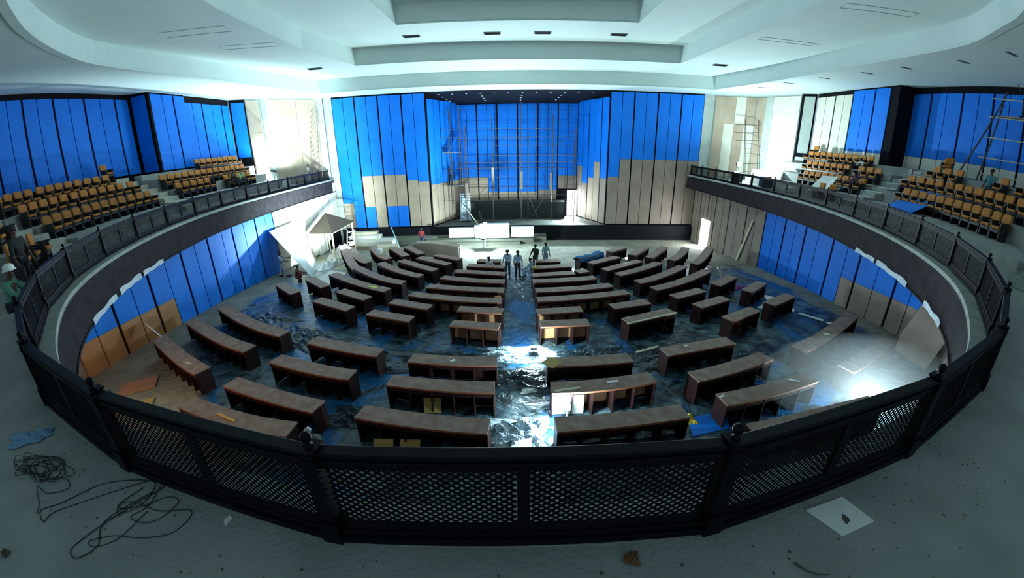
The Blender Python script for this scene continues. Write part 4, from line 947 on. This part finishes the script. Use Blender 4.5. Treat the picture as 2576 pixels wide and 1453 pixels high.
for i, (x, y, sx, sy, m_, lab) in enumerate([(-13.4, 9.9, 1.3, .9, M_orange, 'orange board lying by the left wall desk'), (-12.3, 8.6, 1.2, .8, M_carton, 'ochre carton sheet on the floor at the rear left'), (-11.3, 7.9, .9, .7, M_plyd, 'brown board on the floor at the rear left'), (-13.9, 8.5, .5, 2.0, mat('navy_strip', (.01, .03, .07), .8), 'navy strip on the pale floor at the rear left')]):
    o = MB().box((0, 0, .02), (sx, sy, .04)).build('floor_board', m_); o.location = (x, y, zf(y) + .02); o.rotation_euler = (0, 0, .6); tag(o, lab, 'board')
# timber stack before the stage on the left
for i, (x, y, z_, sx, sy, sz, m_, lab) in enumerate([(-12.4, 33.5, 0, 3.6, 1.6, .35, M_plyd, 'bottom bundle of boards in the stack before the stage'), (-12.2, 33.2, .35, 3.8, 1.3, .45, M_cream, 'thick cream slab in the stack before the stage'),
        (-13.2, 33.9, .8, 2.9, .9, .3, M_cream, 'cream slab on the upper left of the stack'), (-13.4, 34.4, 1.1, 2.4, .6, .22, M_timber, 'topmost boards of the stack before the stage'),
        (-10.6, 31.7, 0, 1.9, 1.2, .5, M_timber, 'low pallet of timber by the curved desks')]):
    o = MB().box((0, 0, sz / 2), (sx, sy, sz)).build('timber_stack', m_, bevel=.02); o.location = (x, y, zf(y) + z_); o.rotation_euler = (0, 0, .06 * (i - 2)); tag(o, lab, 'timber')
def ladder(a, b, wd, rungs, label, m_=M_timber):
    a, b = Vector(a), Vector(b); e = empty('ladder', tuple(a), 0, label, 'ladder'); d = b - a; s = d.cross(Vector((0, 0, 1))).normalized() * wd / 2 if abs(d.normalized().z) < .98 else Vector((wd / 2, 0, 0))
    for k in (-1, 1): MB().tube([s * k, d + s * k], .035, 6).build('rail', m_, e)
    for i in range(rungs):
        p = d * ((i + .5) / rungs); MB().tube([p - s, p + s], .02, 5).build('rung', m_, e)
    return e
ladder((-12.6, 28.6, zf(28.6)), (-12.8, 29.9, -3.6), .6, 6, 'short white ladder beside the white heap on the left', M_white)
ladder((-16.9, 33.8, 0.0), (-16.9, 34.5, 6.1), .9, 14, 'tall ladder leaning on the bare wall of the far left balcony', M_plyd)
o = MB().tube([(0, 0, 0), (.9, -1.1, -1.6)], .05).build('batten', mat('blue_batten', (.25, .55, .62), .5)); o.location = (-12.1 + 1.6, 33.2, -4.2); tag(o, 'pale blue batten propped on the timber stack', 'batten')
tag(leaning('plank', [(17.0, 26.9, zf(27)), (17.0, 26.7, zf(27)), (17.08, 25.6, -2.3), (17.08, 25.8, -2.3)], .04, M_timber, 'x', 'plank'), 'pale plank leaning against the bare right wall', 'plank')
# plywood counter and white crates before the stage
ct = empty('plywood_counter', (-5.7, 27.4, zf(27.4)), 0, 'curved bare plywood counter before the stage', 'counter')
L1 = [Vector((-1.7 + 3.6 * i / 10, 1.2 - 0.9 * (i / 10 - .1) ** 2 * 2)) for i in range(11)]
m = MB(); strip(m, L1, [p + Vector((.12, .8)) for p in L1], 1.0, 1.05); m.build('counter_top', M_ply, ct)
m = MB(); strip(m, L1, [p + Vector((.0, .06)) for p in L1], 0, 1.0); m.build('front_panel', M_ply, ct)
for p in (L1[0], L1[5], L1[-1]): MB().box((p.x + .06, p.y + .4, .5), (.05, .8, 1.0)).build('end_panel', M_plyd, ct)
M_stepd = mat('dusty_step', (.13, .13, .10), .85)
cr = [(-1.45, 33.75, 2.55, .5, 1.25, -5.45, 'big white crate standing before the stage'), (-3.0, 33.85, .45, .4, 1.1, -5.45, 'narrow white crate left of the big white crate'), (-4.4, 33.9, 2.2, .4, .85, -5.4, 'low white casing at the left before the stage'), (.95, 33.9, 2.0, .4, .85, -5.4, 'low white casing at the right of the big white crate')]
for x, y, sx, sy, sz, z_, lab in cr:
    o = MB().box((0, 0, sz / 2), (sx, sy, sz)).build('crate', M_white, bevel=.02); o.location = (x, y, z_); tag(o, lab, 'crate')
for i in range(3):
    o = struct(MB().box((-4.6, 34.9 - .55 * i, (-6.3 + (-5.45 - .2 * i)) / 2), (15.5 - 2.4 * i, .55, -5.45 - .2 * i + 6.3)).build('floor_stage_step', M_stepd)); o.location.z = 0
o = MB().tube([(0, 0, 0), (1.6, -2.6, -1.5)], .05).build('pole', M_timber); o.location = (-4.3, 36.8, -3.2); tag(o, 'white pole slanting down onto the white crates', 'pole')
crumple('plastic_film', -4.35, 37.6, .55, .3, .3, M_film, 'hanging white film by the stage scaffolding', 'plastic sheet', 41, z0=-4.6, n=14)
o = MB().slab([(0, 0, 0), (1.0, 0, 0), (1.0, .1, 2.6), (0, .1, 2.6)], .02).build('hanging_film', M_film); o.location = (-4.9, 37.6, -4.6); tag(o, 'white film hanging in front of the left end of the stage', 'plastic sheet')
crumple('dust_cloth', -6.5, 32.2, .8, .5, .3, M_film, 'bundle of white film by the crouching worker before the stage', 'cloth', 43, n=16)
crumple('blue_sheet', -7.6, 30.6, 1.1, .35, .2, cloth('blue', (0.02, .12, .28)), 'blue sheet folded on the floor before the stage at the left', 'cloth', 44, n=16)

# haze hanging in the light at the rear right
hz = MB().lathe([(.4, -1.0), (1.6, -.7), (2.2, -.2), (2.2, .3), (1.6, .9), (.5, 1.2)], n=20).build('dust_haze', None)
hz.data.materials.clear(); hm = bpy.data.materials.new('dust_haze'); hm.use_nodes = True; nt = hm.node_tree; nt.nodes.remove(nt.nodes['Principled BSDF'])
vs_ = nt.nodes.new('ShaderNodeVolumeScatter'); vs_.inputs['Color'].default_value = (.9, .95, 1, 1); vs_.inputs['Density'].default_value = 0.10; vs_.inputs['Anisotropy'].default_value = 0.2
nt.links.new(vs_.outputs[0], nt.nodes['Material Output'].inputs['Volume']); hz.data.materials.append(hm)
hz.location = (10.4, 8.3, -3.7); hz.scale = (1.5, 1.0, 1.0); tag(hz, 'haze of dust glowing round the lamp at the rear right', 'haze', kind='stuff')

# ------------------------------------------------------------------ scaffolding
def pole(e, a, b, name='pole', r=.035, m_=M_bamboo): return MB().tube([a, b], r, 6).build(name, m_, e)
sc = empty('scaffolding', (0, 37.2, STAGE), 0, 'wide pole scaffolding standing across the stage', 'scaffolding')
for x, h_ in ((-6.5, 9.0), (-5.6, 10.6), (-4.7, 10.8), (-4.2, 9.2), (-1.7, 9.6), (.95, 11.0), (1.6, 8.2), (3.9, 10.2), (6.0, 8.8)):
    for dy in (0, 1.0) if abs(x) > 1.65 or x < 0 else (0,): pole(sc, (x, dy, 0 if dy == 0 else 1.65), (x + .05, dy, h_ - .3 * dy))
for z_, xa, xb in ((8.6, -6.3, 3.8), (7.9, -6.4, 6.4), (7.7, -5, 1.8), (7.1, -6.2, 6.6), (6.2, -5.0, 6.3), (5.6, -6.6, 6.6), (5.1, -5, 5), (4.2, -5, 6.4), (3.6, -6.5, 6.6), (3.3, -5, 4.2), (2.6, -5, 5.6), (2.1, -6.4, 6.2)):
    pole(sc, (xa, -.06, z_), (xb, -.06, z_ + random.uniform(-.1, .1)), 'ledger', .022)
for a, b in (((-6.5, 0, 7.2), (-4.0, 0, 4.4)), ((-4.9, 0, 9.4), (-3.4, 0, 6.5)), ((1.0, 0, 4), (2.6, 0, .2)), ((3.9, 0, 3.6), (2.0, 0, .4)), ((-1.7, 1, 3.4), (-3.0, 1, 1.8)), ((3.9, 0, 6.9), (6.3, 0, 8.6))):
    pole(sc, a, b, 'brace', .022)
MB().box((-5.35, .4, 6.55), (1.6, .9, .05)).build('platform', M_plyd, sc)
MB().box((-5.2, .4, 3.5), (1.5, .9, .05)).build('platform', M_plyd, sc)
for x, z_ in ((-4.2, 2.9), (.95, 3.9), (-1.7, 4.3), (3.7, 3.8)): MB().box((x + .05, -.1, z_), (.22, .05, 1.6)).build('hanging_cloth', M_plyd, sc)
sr = empty('scaffold_tower', (23.0, 14.6, 1.55), 0, 'slim scaffold tower leaning to the blue wall of the right balcony', 'scaffolding')
for a, b in (((-.8, 2.1, -.5), (.7, .4, 5.0)), ((.2, 1.2, 0), (.75, .5, 5.0)), ((.5, -1.6, 0), (1.2, -1.2, 4.9)), ((1.4, -2.2, 0.5), (1.3, -1.8, 5.0))): pole(sr, a, b, 'pole', .05)
for z_ in (.9, 1.7, 2.7, 3.7, 4.6): pole(sr, (.3, 1.5 - .12 * z_, z_), (1.0, -1.6, z_), 'ledger', .03, M_timber)
MB().box((.7, -.5, 3.78), (.6, 2.4, .05)).build('platform', M_plyd, sr)
la = empty('scaffolding', (21.2, 33.0, 0), 0, 'small ladder-like frame on the bare wall of the right balcony', 'scaffolding')
for x in (-.9, .4): pole(la, (x, 0, 0), (x, .9, 5.0), r=.03)
for i in range(7): pole(la, (-1.8 if i > 3 else -1.0, .1 + .12 * i, .6 + .65 * i), (.6, .1 + .12 * i, .7 + .65 * i), 'rung', .022)

# ------------------------------------------------------------------ right balcony clutter
leaning('white_board', [(18.6, 27.9, .1), (19.2, 26.6, .1), (20.3, 27.6, 1.3), (19.8, 28.9, 1.3)], .04, M_white, 'white board standing on the far right walkway', 'board')
leaning('white_board', [(17.9, 21.9, .35), (18.3, 20.7, .55), (19.7, 21.6, 1.25), (19.4, 22.6, 1.2)], .03, M_white, 'white board laid across the front seats of the right balcony', 'board')
leaning('blue_board', [(17.9, 16.1, .45), (17.0, 14.0, .45), (18.9, 13.9, 1.25), (19.7, 16.0, 1.25)], .03, M_blue, 'blue board laid on the seats beside the right balcony stair', 'board')
for i, (x, y, sx, sy, sz, m_, lab) in enumerate([(17.6, 25.6, .6, .5, .55, M_black, 'black box on the far right walkway behind the railing'), (17.9, 26.4, .5, .5, .7, mat('blue_box', (.02, .12, .45), .5), 'blue box beside the black one on the right walkway'), (17.3, 29.0, .7, .6, .8, M_black, 'dark crate by the far right railing'), (17.7, 24.6, .35, .35, .25, M_white, 'white bucket on the right walkway'), (17.9, 23.6, .9, .6, .3, M_white, 'white slab on the right walkway near the bucket'), (20.9, 31.6, 1.4, .8, .9, M_white, 'stack of white boards at the end of the far right seats')]):
    o = MB().box((0, 0, sz / 2), (sx, sy, sz)).build('storage_box', m_, bevel=.02); o.location = (x, y, 0.02); o.rotation_euler = (0, 0, .3 * i); tag(o, lab, 'box')
o = MB().box((0, 0, .1), (.4, .3, .2)).build('red_box', M_red); o.location = (17.6, 25.6, .57); tag(o, 'red box on top of the black box on the right walkway', 'box')
crumple('dust_cloth', 14.4, 6.6, 1.7, 1.1, .35, cloth('grey', (.20, .25, .22)), 'grey heap of cloth on the right balcony floor beyond the seats', 'cloth', 51, z0=0.0, n=26, rz=.6)
crumple('blue_sheet', 15.6, 4.6, 1.6, .8, .12, cloth('navy', (.01, .05, .11)), 'dark blue sheet at the right edge of the picture', 'cloth', 52, z0=0.0, n=20)
crumple('blue_sheet', -13.1, 8.5, .6, .4, .25, cloth('blue', (0.02, .12, .28)), 'blue sheet on the left walkway below the pale stair', 'cloth', 53, z0=0.0, n=16)
crumple('debris_heap', -18.9, 31.2, .7, .5, .6, M_steel, 'grey junk heap by the bright doorway of the left balcony', 'rubbish', 54, z0=0, n=16)
crumple('white_bag', -17.9, 30.3, .35, .3, .6, M_white, 'white bag in front of the bright doorway of the left balcony', 'bag', 55, z0=0, n=12)

# ------------------------------------------------------------------ foreground floor
o = MB().slab([(0, 0, 0), (.14, -.27, 0), (.50, -.20, 0), (.40, .07, 0)], .012).build('white_board', M_white); o.location = (2.28, 1.84, .004); tag(o, 'square white board on the balcony floor by the railing', 'board')
o = MB(); [o.v.append((.045 * math.cos(a) * (1 + .3 * math.sin(3 * a)), .028 * math.sin(a), 0.0)) for a in [k * .52 for k in range(12)]]; o.f = [tuple(range(12))]; o.mi = [0]
o = o.build('dry_leaf', M_stain); o.location = (2.55, 1.70, .019); o.rotation_euler = (0, 0, 1.2); tag(o, 'brown stained scrap on the square white board', 'scrap'); s = o.modifiers.new('s', 'SOLIDIFY'); s.thickness = .002
crumple('brown_wrapper', .79, 1.60, .05, .045, .06, mat('rust_paper', (.16, .07, .02), .8), 'brown crumpled wrapper at the foot of the railing', 'wrapper', 61, z0=0, n=10)
o = MB().slab([(0, 0, 0), (.045, -.05, 0), (.06, .03, 0), (.02, .05, 0)], .004).build('paper_scrap', M_white); o.location = (-2.27, 1.82, .002); tag(o, 'small white scrap on the balcony floor left of centre', 'scrap')
o = MB().tube([(0, 0, 0), (.05, -.08, .008), (.12, -.12, .004), (.2, -.13, 0)], [.008, .006, .005, .003], 6).build('stick', M_stain); o.location = (1.92, 1.44, .008); tag(o, 'bent dark stick on the balcony floor', 'stick')
crumple('dark_scrap', -6.35, 3.35, .10, .06, .05, M_stain, 'dark scrap on the left balcony floor', 'scrap', 62, z0=0, n=8)
crumple('dark_scrap', -4.05, 1.02, .04, .04, .05, M_stain, 'dark lump at the left edge of the balcony floor', 'scrap', 63, z0=0, n=8)
crumple('plastic_bag', -5.35, 2.34, .26, .13, .07, mat('bluish_film', (.13, .27, .42), .4), 'bluish plastic bag beside the cable heap', 'plastic bag', 64, z0=0, n=16, rz=.5)
m = MB()
for i in range(160):
    a = random.Random(100 + i); x = a.uniform(-4.6, 4.6); y = a.uniform(.7, 1.62) + max(0, abs(x) - 2) * .35
    m.lathe([(.006 * a.uniform(.4, 1.6), 0), (.010 * a.uniform(.4, 1.5), .003), (.004, .006)], (x, y, 0), n=6)
tag(m.build('grit', M_stain), 'scattered dark grit and crumbs on the balcony floor in front', 'debris', kind='stuff')
# loops of cable
def cable(pts, r, label, close=False, z_=.008):
    P_ = catmull([Vector((x, y)) for x, y in pts], 8); rr_ = random.Random(len(pts)); c = P_[0]
    o = MB().tube([(p.x - c.x, p.y - c.y, z_ + .006 * math.sin(i * .35)) for i, p in enumerate(P_)], r, 5).build('cable', M_cable, smooth=True); o.location = (c.x, c.y, 0); tag(o, label, 'cable'); return o
cable([(-3.25, 2.02), (-3.33, 1.78), (-3.12, 1.86), (-3.20, 2.10), (-3.7, 2.0), (-3.95, 1.68), (-4.12, 1.55), (-3.95, 1.45), (-3.9, 1.62), (-3.3, 2.08), (-3.05, 2.1), (-3.2, 1.82), (-3.35, 1.5), (-3.42, 1.3), (-3.28, 1.24), (-3.20, 1.40), (-3.32, 1.62), (-3.12, 2.0)], .005, 'black cable looped across the left balcony floor')
cable([(-3.1, 2.1), (-3.04, 1.86), (-3.12, 1.72), (-2.98, 1.68), (-2.85, 1.74), (-2.78, 1.92), (-2.93, 1.97), (-3.08, 1.84), (-3.25, 1.72), (-3.33, 1.80), (-3.2, 1.86), (-2.9, 1.82), (-2.6, 1.86), (-2.62, 1.66), (-2.84, 1.55), (-3.12, 1.52), (-3.3, 1.42), (-3.22, 1.38), (-3.05, 1.52), (-3.0, 1.80)], .0042, 'thin cable trailing from the loops towards the railing')
rr_ = random.Random(5); pts = []
for i in range(60):
    a = i * 1.15 + rr_.uniform(-.5, .5); rad = rr_.uniform(.06, .30) * (1 + .25 * math.sin(i * .37)); pts.append((-4.62 + rad * 1.5 * math.cos(a), 1.98 + rad * .6 * math.sin(a)))
m = MB(); P_ = catmull([Vector(p) for p in pts], 5); m.tube([(p.x + 4.62, p.y - 1.98, .01 + .04 * (i / len(P_)) + .008 * math.sin(i)) for i, p in enumerate(P_)], .0045, 4)
o = m.build('cable_tangle', M_cable, smooth=True); o.location = (-4.62, 1.98, 0); tag(o, 'dense black tangle of cable at the left of the balcony floor', 'cable')
cable([(-4.5, 1.85), (-4.35, 1.9), (-4.2, 1.95), (-4.05, 1.85), (-4.25, 1.74), (-4.45, 1.78), (-4.3, 1.66), (-4.2, 1.6), (-4.12, 1.5)], .0042, 'cable end running out of the dense tangle')
cable([(-6.9 + 16.4, 0), (9.5, .1)], .001, 'x') if False else None

# ------------------------------------------------------------------ people
def person(loc, rz, label, shirt, pants, pose='stand', hair=M_hair, helmet=None, h=1.7, lean=0.0, arm=(0.15, 0.15), name='person', bare=False):
    s = h / 1.72; e = empty(name, loc, rz, label, 'person')
    hip = 0.93; kn = 0.50
    J = {}
    if pose in ('stand', 'walk'):
        st = 0.10 if pose == 'stand' else 0.26
        J['pel'] = (0, 0, .95); sway = lean
        for k, sg in (('L', -1), ('R', 1)):
            f = sg * (st if pose == 'walk' else .03)
            J['hip' + k] = (sg * .09, 0, .92); J['kne' + k] = (sg * .10, f * .5 + .03, .50); J['ank' + k] = (sg * .11, f, .09); J['toe' + k] = (sg * .13, f + .17, .035)
        up = lambda z_, y=0, x=0: (x, y + (z_ - .95) * math.tan(lean), .95 + (z_ - .95) * math.cos(lean))
    elif pose == 'sit':
        J['pel'] = (0, 0, .48)
        for k, sg in (('L', -1), ('R', 1)):
            J['hip' + k] = (sg * .09, .03, .47); J['kne' + k] = (sg * .13, .44, .50); J['ank' + k] = (sg * .13, .46, .09); J['toe' + k] = (sg * .14, .63, .035)
        up = lambda z_, y=0, x=0: (x, y + (z_ - .95) * math.tan(lean), .48 + (z_ - .95) * math.cos(lean))
    else:   # crouch
        J['pel'] = (0, -.08, .30)
        for k, sg in (('L', -1), ('R', 1)):
            J['hip' + k] = (sg * .09, -.05, .30); J['kne' + k] = (sg * .17, .28, .50); J['ank' + k] = (sg * .14, .02, .09); J['toe' + k] = (sg * .16, .18, .035)
        up = lambda z_, y=0, x=0: (x, y - .08 + (z_ - .95) * math.tan(lean), .30 + (z_ - .95) * math.cos(lean))
    J['bel'] = up(1.10); J['che'] = up(1.30, .01); J['nec'] = up(1.46); J['thr'] = up(1.52, .01); J['jaw'] = up(1.58, .035); J['hed'] = up(1.65, .02); J['top'] = up(1.715, .005)
    for (k, sg), a in zip((('L', -1), ('R', 1)), arm):
        J['sho' + k] = up(1.40, 0, sg * .18); sx, sy, sz = J['sho' + k]
        # arm swings forward by a (radians), elbow bends half as much again
        ex, ey, ez = sx + sg * .06, sy + .28 * math.sin(a), sz - .28 * math.cos(a); a2 = a * 1.6 + .15
        J['elb' + k] = (ex, ey, ez); wx, wy, wz = ex + sg * .01, ey + .25 * math.sin(a2), ez - .25 * math.cos(a2); J['wri' + k] = (wx, wy, wz)
        hd = Vector((0, math.sin(a2 + .2), -math.cos(a2 + .2))); W_ = Vector((wx, wy, wz)); J['pal' + k] = tuple(W_ + hd * .07)
        side = Vector((0, hd.z, -hd.y)) if False else hd.cross(Vector((1, 0, 0)))
        for q in range(4):
            b0 = W_ + hd * .085 + side * (.027 - .018 * q); ln = (.062, .072, .067, .050)[q]
            J['f%d%sa' % (q, k)] = tuple(b0 + hd * ln * .55 + Vector((-sg * .006, 0, 0))); J['f%d%sb' % (q, k)] = tuple(b0 + hd * ln + Vector((-sg * .022, 0, 0)))
        J['th%sa' % k] = tuple(W_ + hd * .045 + side * .045); J['th%sb' % k] = tuple(W_ + hd * .085 + side * .06)
    RAD = {'pel': .125, 'bel': .115, 'che': .135, 'nec': .062, 'thr': .055, 'jaw': .068, 'hed': .088, 'top': .055, 'hip': .088, 'kne': .055, 'ank': .038, 'toe': .034, 'sho': .060, 'elb': .040, 'wri': .027, 'pal': .034}
    def rad(k):
        if k[0] == 'f' and k[1].isdigit(): return .0085 if k.endswith('a') else .0075
        if k.startswith('th') and k != 'thr': return .011
        return RAD[k[:3]]
    ED_ = [('pel', 'bel'), ('bel', 'che'), ('che', 'nec'), ('nec', 'thr'), ('thr', 'jaw'), ('jaw', 'hed'), ('hed', 'top')]
    for k in 'LR':
        ED_ += [('pel', 'hip' + k), ('hip' + k, 'kne' + k), ('kne' + k, 'ank' + k), ('ank' + k, 'toe' + k), ('che', 'sho' + k), ('sho' + k, 'elb' + k), ('elb' + k, 'wri' + k), ('wri' + k, 'pal' + k), ('wri' + k, 'th%sa' % k), ('th%sa' % k, 'th%sb' % k)]
        for q in range(4): ED_ += [('pal' + k, 'f%d%sa' % (q, k)), ('f%d%sa' % (q, k), 'f%d%sb' % (q, k))]
    def skin(nm, edges, m_, grow=0.0, root='pel', sub=2, over=None):
        keys = []
        for a, b in edges:
            for q in (a, b):
                if q not in keys: keys.append(q)
        me = bpy.data.meshes.new(nm); me.from_pydata([J[k] for k in keys], [(keys.index(a), keys.index(b)) for a, b in edges], []); me.materials.append(m_)
        o = bpy.data.objects.new(nm, me); C.objects.link(o); o.parent = e; o.scale = (s, s, s)
        md = o.modifiers.new('skin', 'SKIN'); md.use_smooth_shade = True
        if not me.skin_vertices: 
            bm = bmesh.new(); bm.from_mesh(me); bm.verts.layers.skin.verify(); bm.to_mesh(me); bm.free()
        for i, k in enumerate(keys):
            r_ = (over or {}).get(k[:3], rad(k)) + grow; me.skin_vertices[0].data[i].radius = (r_, r_ * (.78 if k[:3] in ('pel', 'bel', 'che') else 1)); me.skin_vertices[0].data[i].use_root = (k == root)
        sb = o.modifiers.new('sub', 'SUBSURF'); sb.levels = sub; sb.render_levels = sub
        return o
    skin('body', ED_, M_skin)
    J['slvL'] = tuple(Vector(J['elbL']).lerp(Vector(J['wriL']), .25)); J['slvR'] = tuple(Vector(J['elbR']).lerp(Vector(J['wriR']), .25)); RAD['slv'] = .037
    skin('shirt', [('pel', 'bel'), ('bel', 'che'), ('che', 'nec'), ('che', 'shoL'), ('che', 'shoR'), ('shoL', 'elbL'), ('shoR', 'elbR'), ('elbL', 'slvL'), ('elbR', 'slvR')], shirt, .018, 'che', over={'nec': .052})
    skin('trousers', [('pel', 'hipL'), ('pel', 'hipR'), ('hipL', 'kneL'), ('hipR', 'kneR'), ('kneL', 'ankL'), ('kneR', 'ankR')], pants, .020, over={'ank': .05, 'pel': .105})
    # face details, hair or helmet
    hd = Vector(J['hed']); f = MB()
    f.lathe([(.004, .035), (.012, .0), (.016, -.02), (.004, -.03)], tuple(hd + Vector((0, .088, -.015))), 6).build('nose', M_skin, e, smooth=True).scale = (s, s, s)
    for sg in (-1, 1):
        MB().lathe([(.002, -.03), (.014, -.02), (.018, .005), (.012, .03), (.002, .034)], tuple(hd + Vector((sg * .088, 0, -.02))), 6).build('ear', M_skin, e, smooth=True).scale = (s, s, s)
    if helmet:
        m = MB(); m.lathe([(.150, -.005), (.148, .004), (.122, .010), (.120, .05), (.100, .095), (.060, .122), (.012, .130)], tuple(hd + Vector((0, .005, .02))), 18)
        m.build('helmet', helmet, e, smooth=True).scale = (s, s, s)
    else:
        MB().lathe([(.090, -.03), (.098, .01), (.094, .05), (.070, .085), (.012, .100)], tuple(hd + Vector((0, -.012, .015))), 14).build('hair', hair, e, smooth=True).scale = (s, s, s)
    for k in 'LR':
        a = Vector(J['ank' + k]); t = Vector(J['toe' + k]); d = (t - a); d.z = 0; c = a + d * .45; c.z = .045
        MB().box(tuple(c), (.095, .27, .09), math.atan2(d.y, d.x) - math.pi / 2).build('shoe', M_black, e, bevel=.03).scale = (s, s, s)
    return e
R_ = math.radians
cw_, cb, cg = cloth('white', (.62, .66, .68)), cloth('lightblue', (.30, .42, .55)), cloth('green', (.10, .30, .22))
cd_, cj, cr_, cpu, cte = cloth('dark', (.015, .017, .02)), cloth('jeans', (.03, .06, .11)), cloth('rust', (.16, .05, .03)), cloth('plum', (.14, .05, .12)), cloth('teal', (.05, .2, .22))
person((-10.1, 5.4, 0), R_(-60), 'person in a white helmet and loose green shirt crouching by the left railing', cg, cd_, 'crouch', helmet=M_white, lean=.2, arm=(.6, .7), h=1.8)
person((-11.7, 6.75, 0), R_(-80), 'dark-clothed person standing on the left walkway behind the green-shirted one', cd_, cd_, 'stand', h=1.72)
person((-15.2, 23.3, zf(23.3)), R_(-70), 'person in white shirt standing at the blue left wall', cw_, cw_, 'walk', arm=(.9, .7), h=1.7)
person((-13.5, 22.2, zf(22.2)), R_(-60), 'person in rust-red crouching beside the white heap', cr_, cr_, 'crouch', lean=.2, arm=(.7, .7))
person((-1.35, 22.6, zf(22.6)), R_(-30), 'person in pale clothes sitting on the front desk left of the aisle', cw_, cb, 'sit', lean=-.1, arm=(.5, .5))
person((-.25, 22.3, zf(22.3)), R_(170), 'person in pale blue shirt and dark trousers, left one standing in the aisle', cb, cj, 'stand', arm=(.7, .3))
person((.35, 22.0, zf(22)), R_(185), 'person in blue shirt and dark trousers, middle one standing in the aisle', cb, cd_, 'stand', arm=(.3, .5))
person((1.15, 22.0, zf(22)), R_(60), 'person in grey-blue clothes sitting at the aisle end of the front right desk', cb, cb, 'sit', lean=.1, arm=(.6, .6))
person((1.5, 23.9, zf(23.9)), R_(150), 'person in dark shirt standing behind the front right desk', cd_, cd_, 'stand', arm=(.4, .4))
person((2.2, 24.6, zf(24.6)), R_(200), 'person in pale teal shirt standing apart behind the front right desk', cloth('paleteal', (.28, .45, .48)), cb, 'stand')
person((-7.8, 34.9 - 1.9, zf(33)), R_(180), 'person in red and blue standing before the stage at the left', cloth('red', (.45, .05, .05)), cj, 'stand', h=1.72)
person((-6.9, 31.6, zf(31.6)), R_(120), 'person in white bending over film before the stage', cw_, cw_, 'crouch', lean=.5, arm=(.8, .8))
person((-5.7, 37.6, STAGE + 3.53), R_(160), 'person in dark blue standing on the stage scaffolding', cj, cd_, 'stand', arm=(1.6, 1.2))
person((-2.9, 36.9, STAGE), R_(120), 'dark-clothed person sitting on the stage', cd_, cd_, 'crouch', lean=.3)
person((22.0, 22.3, .9), R_(90), 'person in white shirt bending at the end of the third seat row on the right', cw_, cd_, 'stand', lean=.3, arm=(.8, .8), h=1.6)
person((19.6, 20.9, .0), R_(60), 'person in pale blue bending over the front seats of the right balcony', cb, cj, 'crouch', lean=.5, arm=(.9, .9), h=1.8)
person((19.4, 19.9, .0), R_(110), 'person in plum shirt standing at the foot of the right balcony stair', cpu, cd_, 'stand', lean=.25, arm=(.7, .7), h=1.65)
person((20.9, 13.4, .97), R_(90), 'person in dark teal jacket standing among the near right seats', cte, cj, 'stand', h=1.75)
person((23.7, 13.9, 5.35), R_(80), 'dark-clothed person up on the scaffold tower of the right balcony', cd_, cd_, 'stand', arm=(1.8, 1.5), h=1.55)
person((-17.3, 33.0, 0), R_(-60), 'pale-clothed person by the bare wall of the far left balcony', cw_, cw_, 'stand', h=1.5)
person((12.6, 7.9, zf(7.9)), R_(-160), 'person in yellow top and red cap at the rear right, below the railing', cloth('yellow', (.55, .34, .06)), cd_, 'crouch', lean=.6, helmet=M_red, arm=(.8, .8), h=1.8)
person((-5.0, 7.2, zf(7.2)), R_(180), 'person in grey and red half hidden behind the railing at the rear left', cloth('grey', (.20, .25, .22)), cloth('red', (.45, .05, .05)), 'crouch', lean=.3, hair=M_steel, arm=(.8, .8))
# people seated in the far left block
person((-19.1, 25.6, .55), R_(-90), 'person in dark clothes seated in the front row of the far left block', cd_, cd_, 'sit', lean=.1)
person((-19.1, 26.4, .55), R_(-90), 'person in lime green shirt seated in the front row of the far left block', cloth('lime', (.35, .5, .2)), cd_, 'sit', lean=.1)
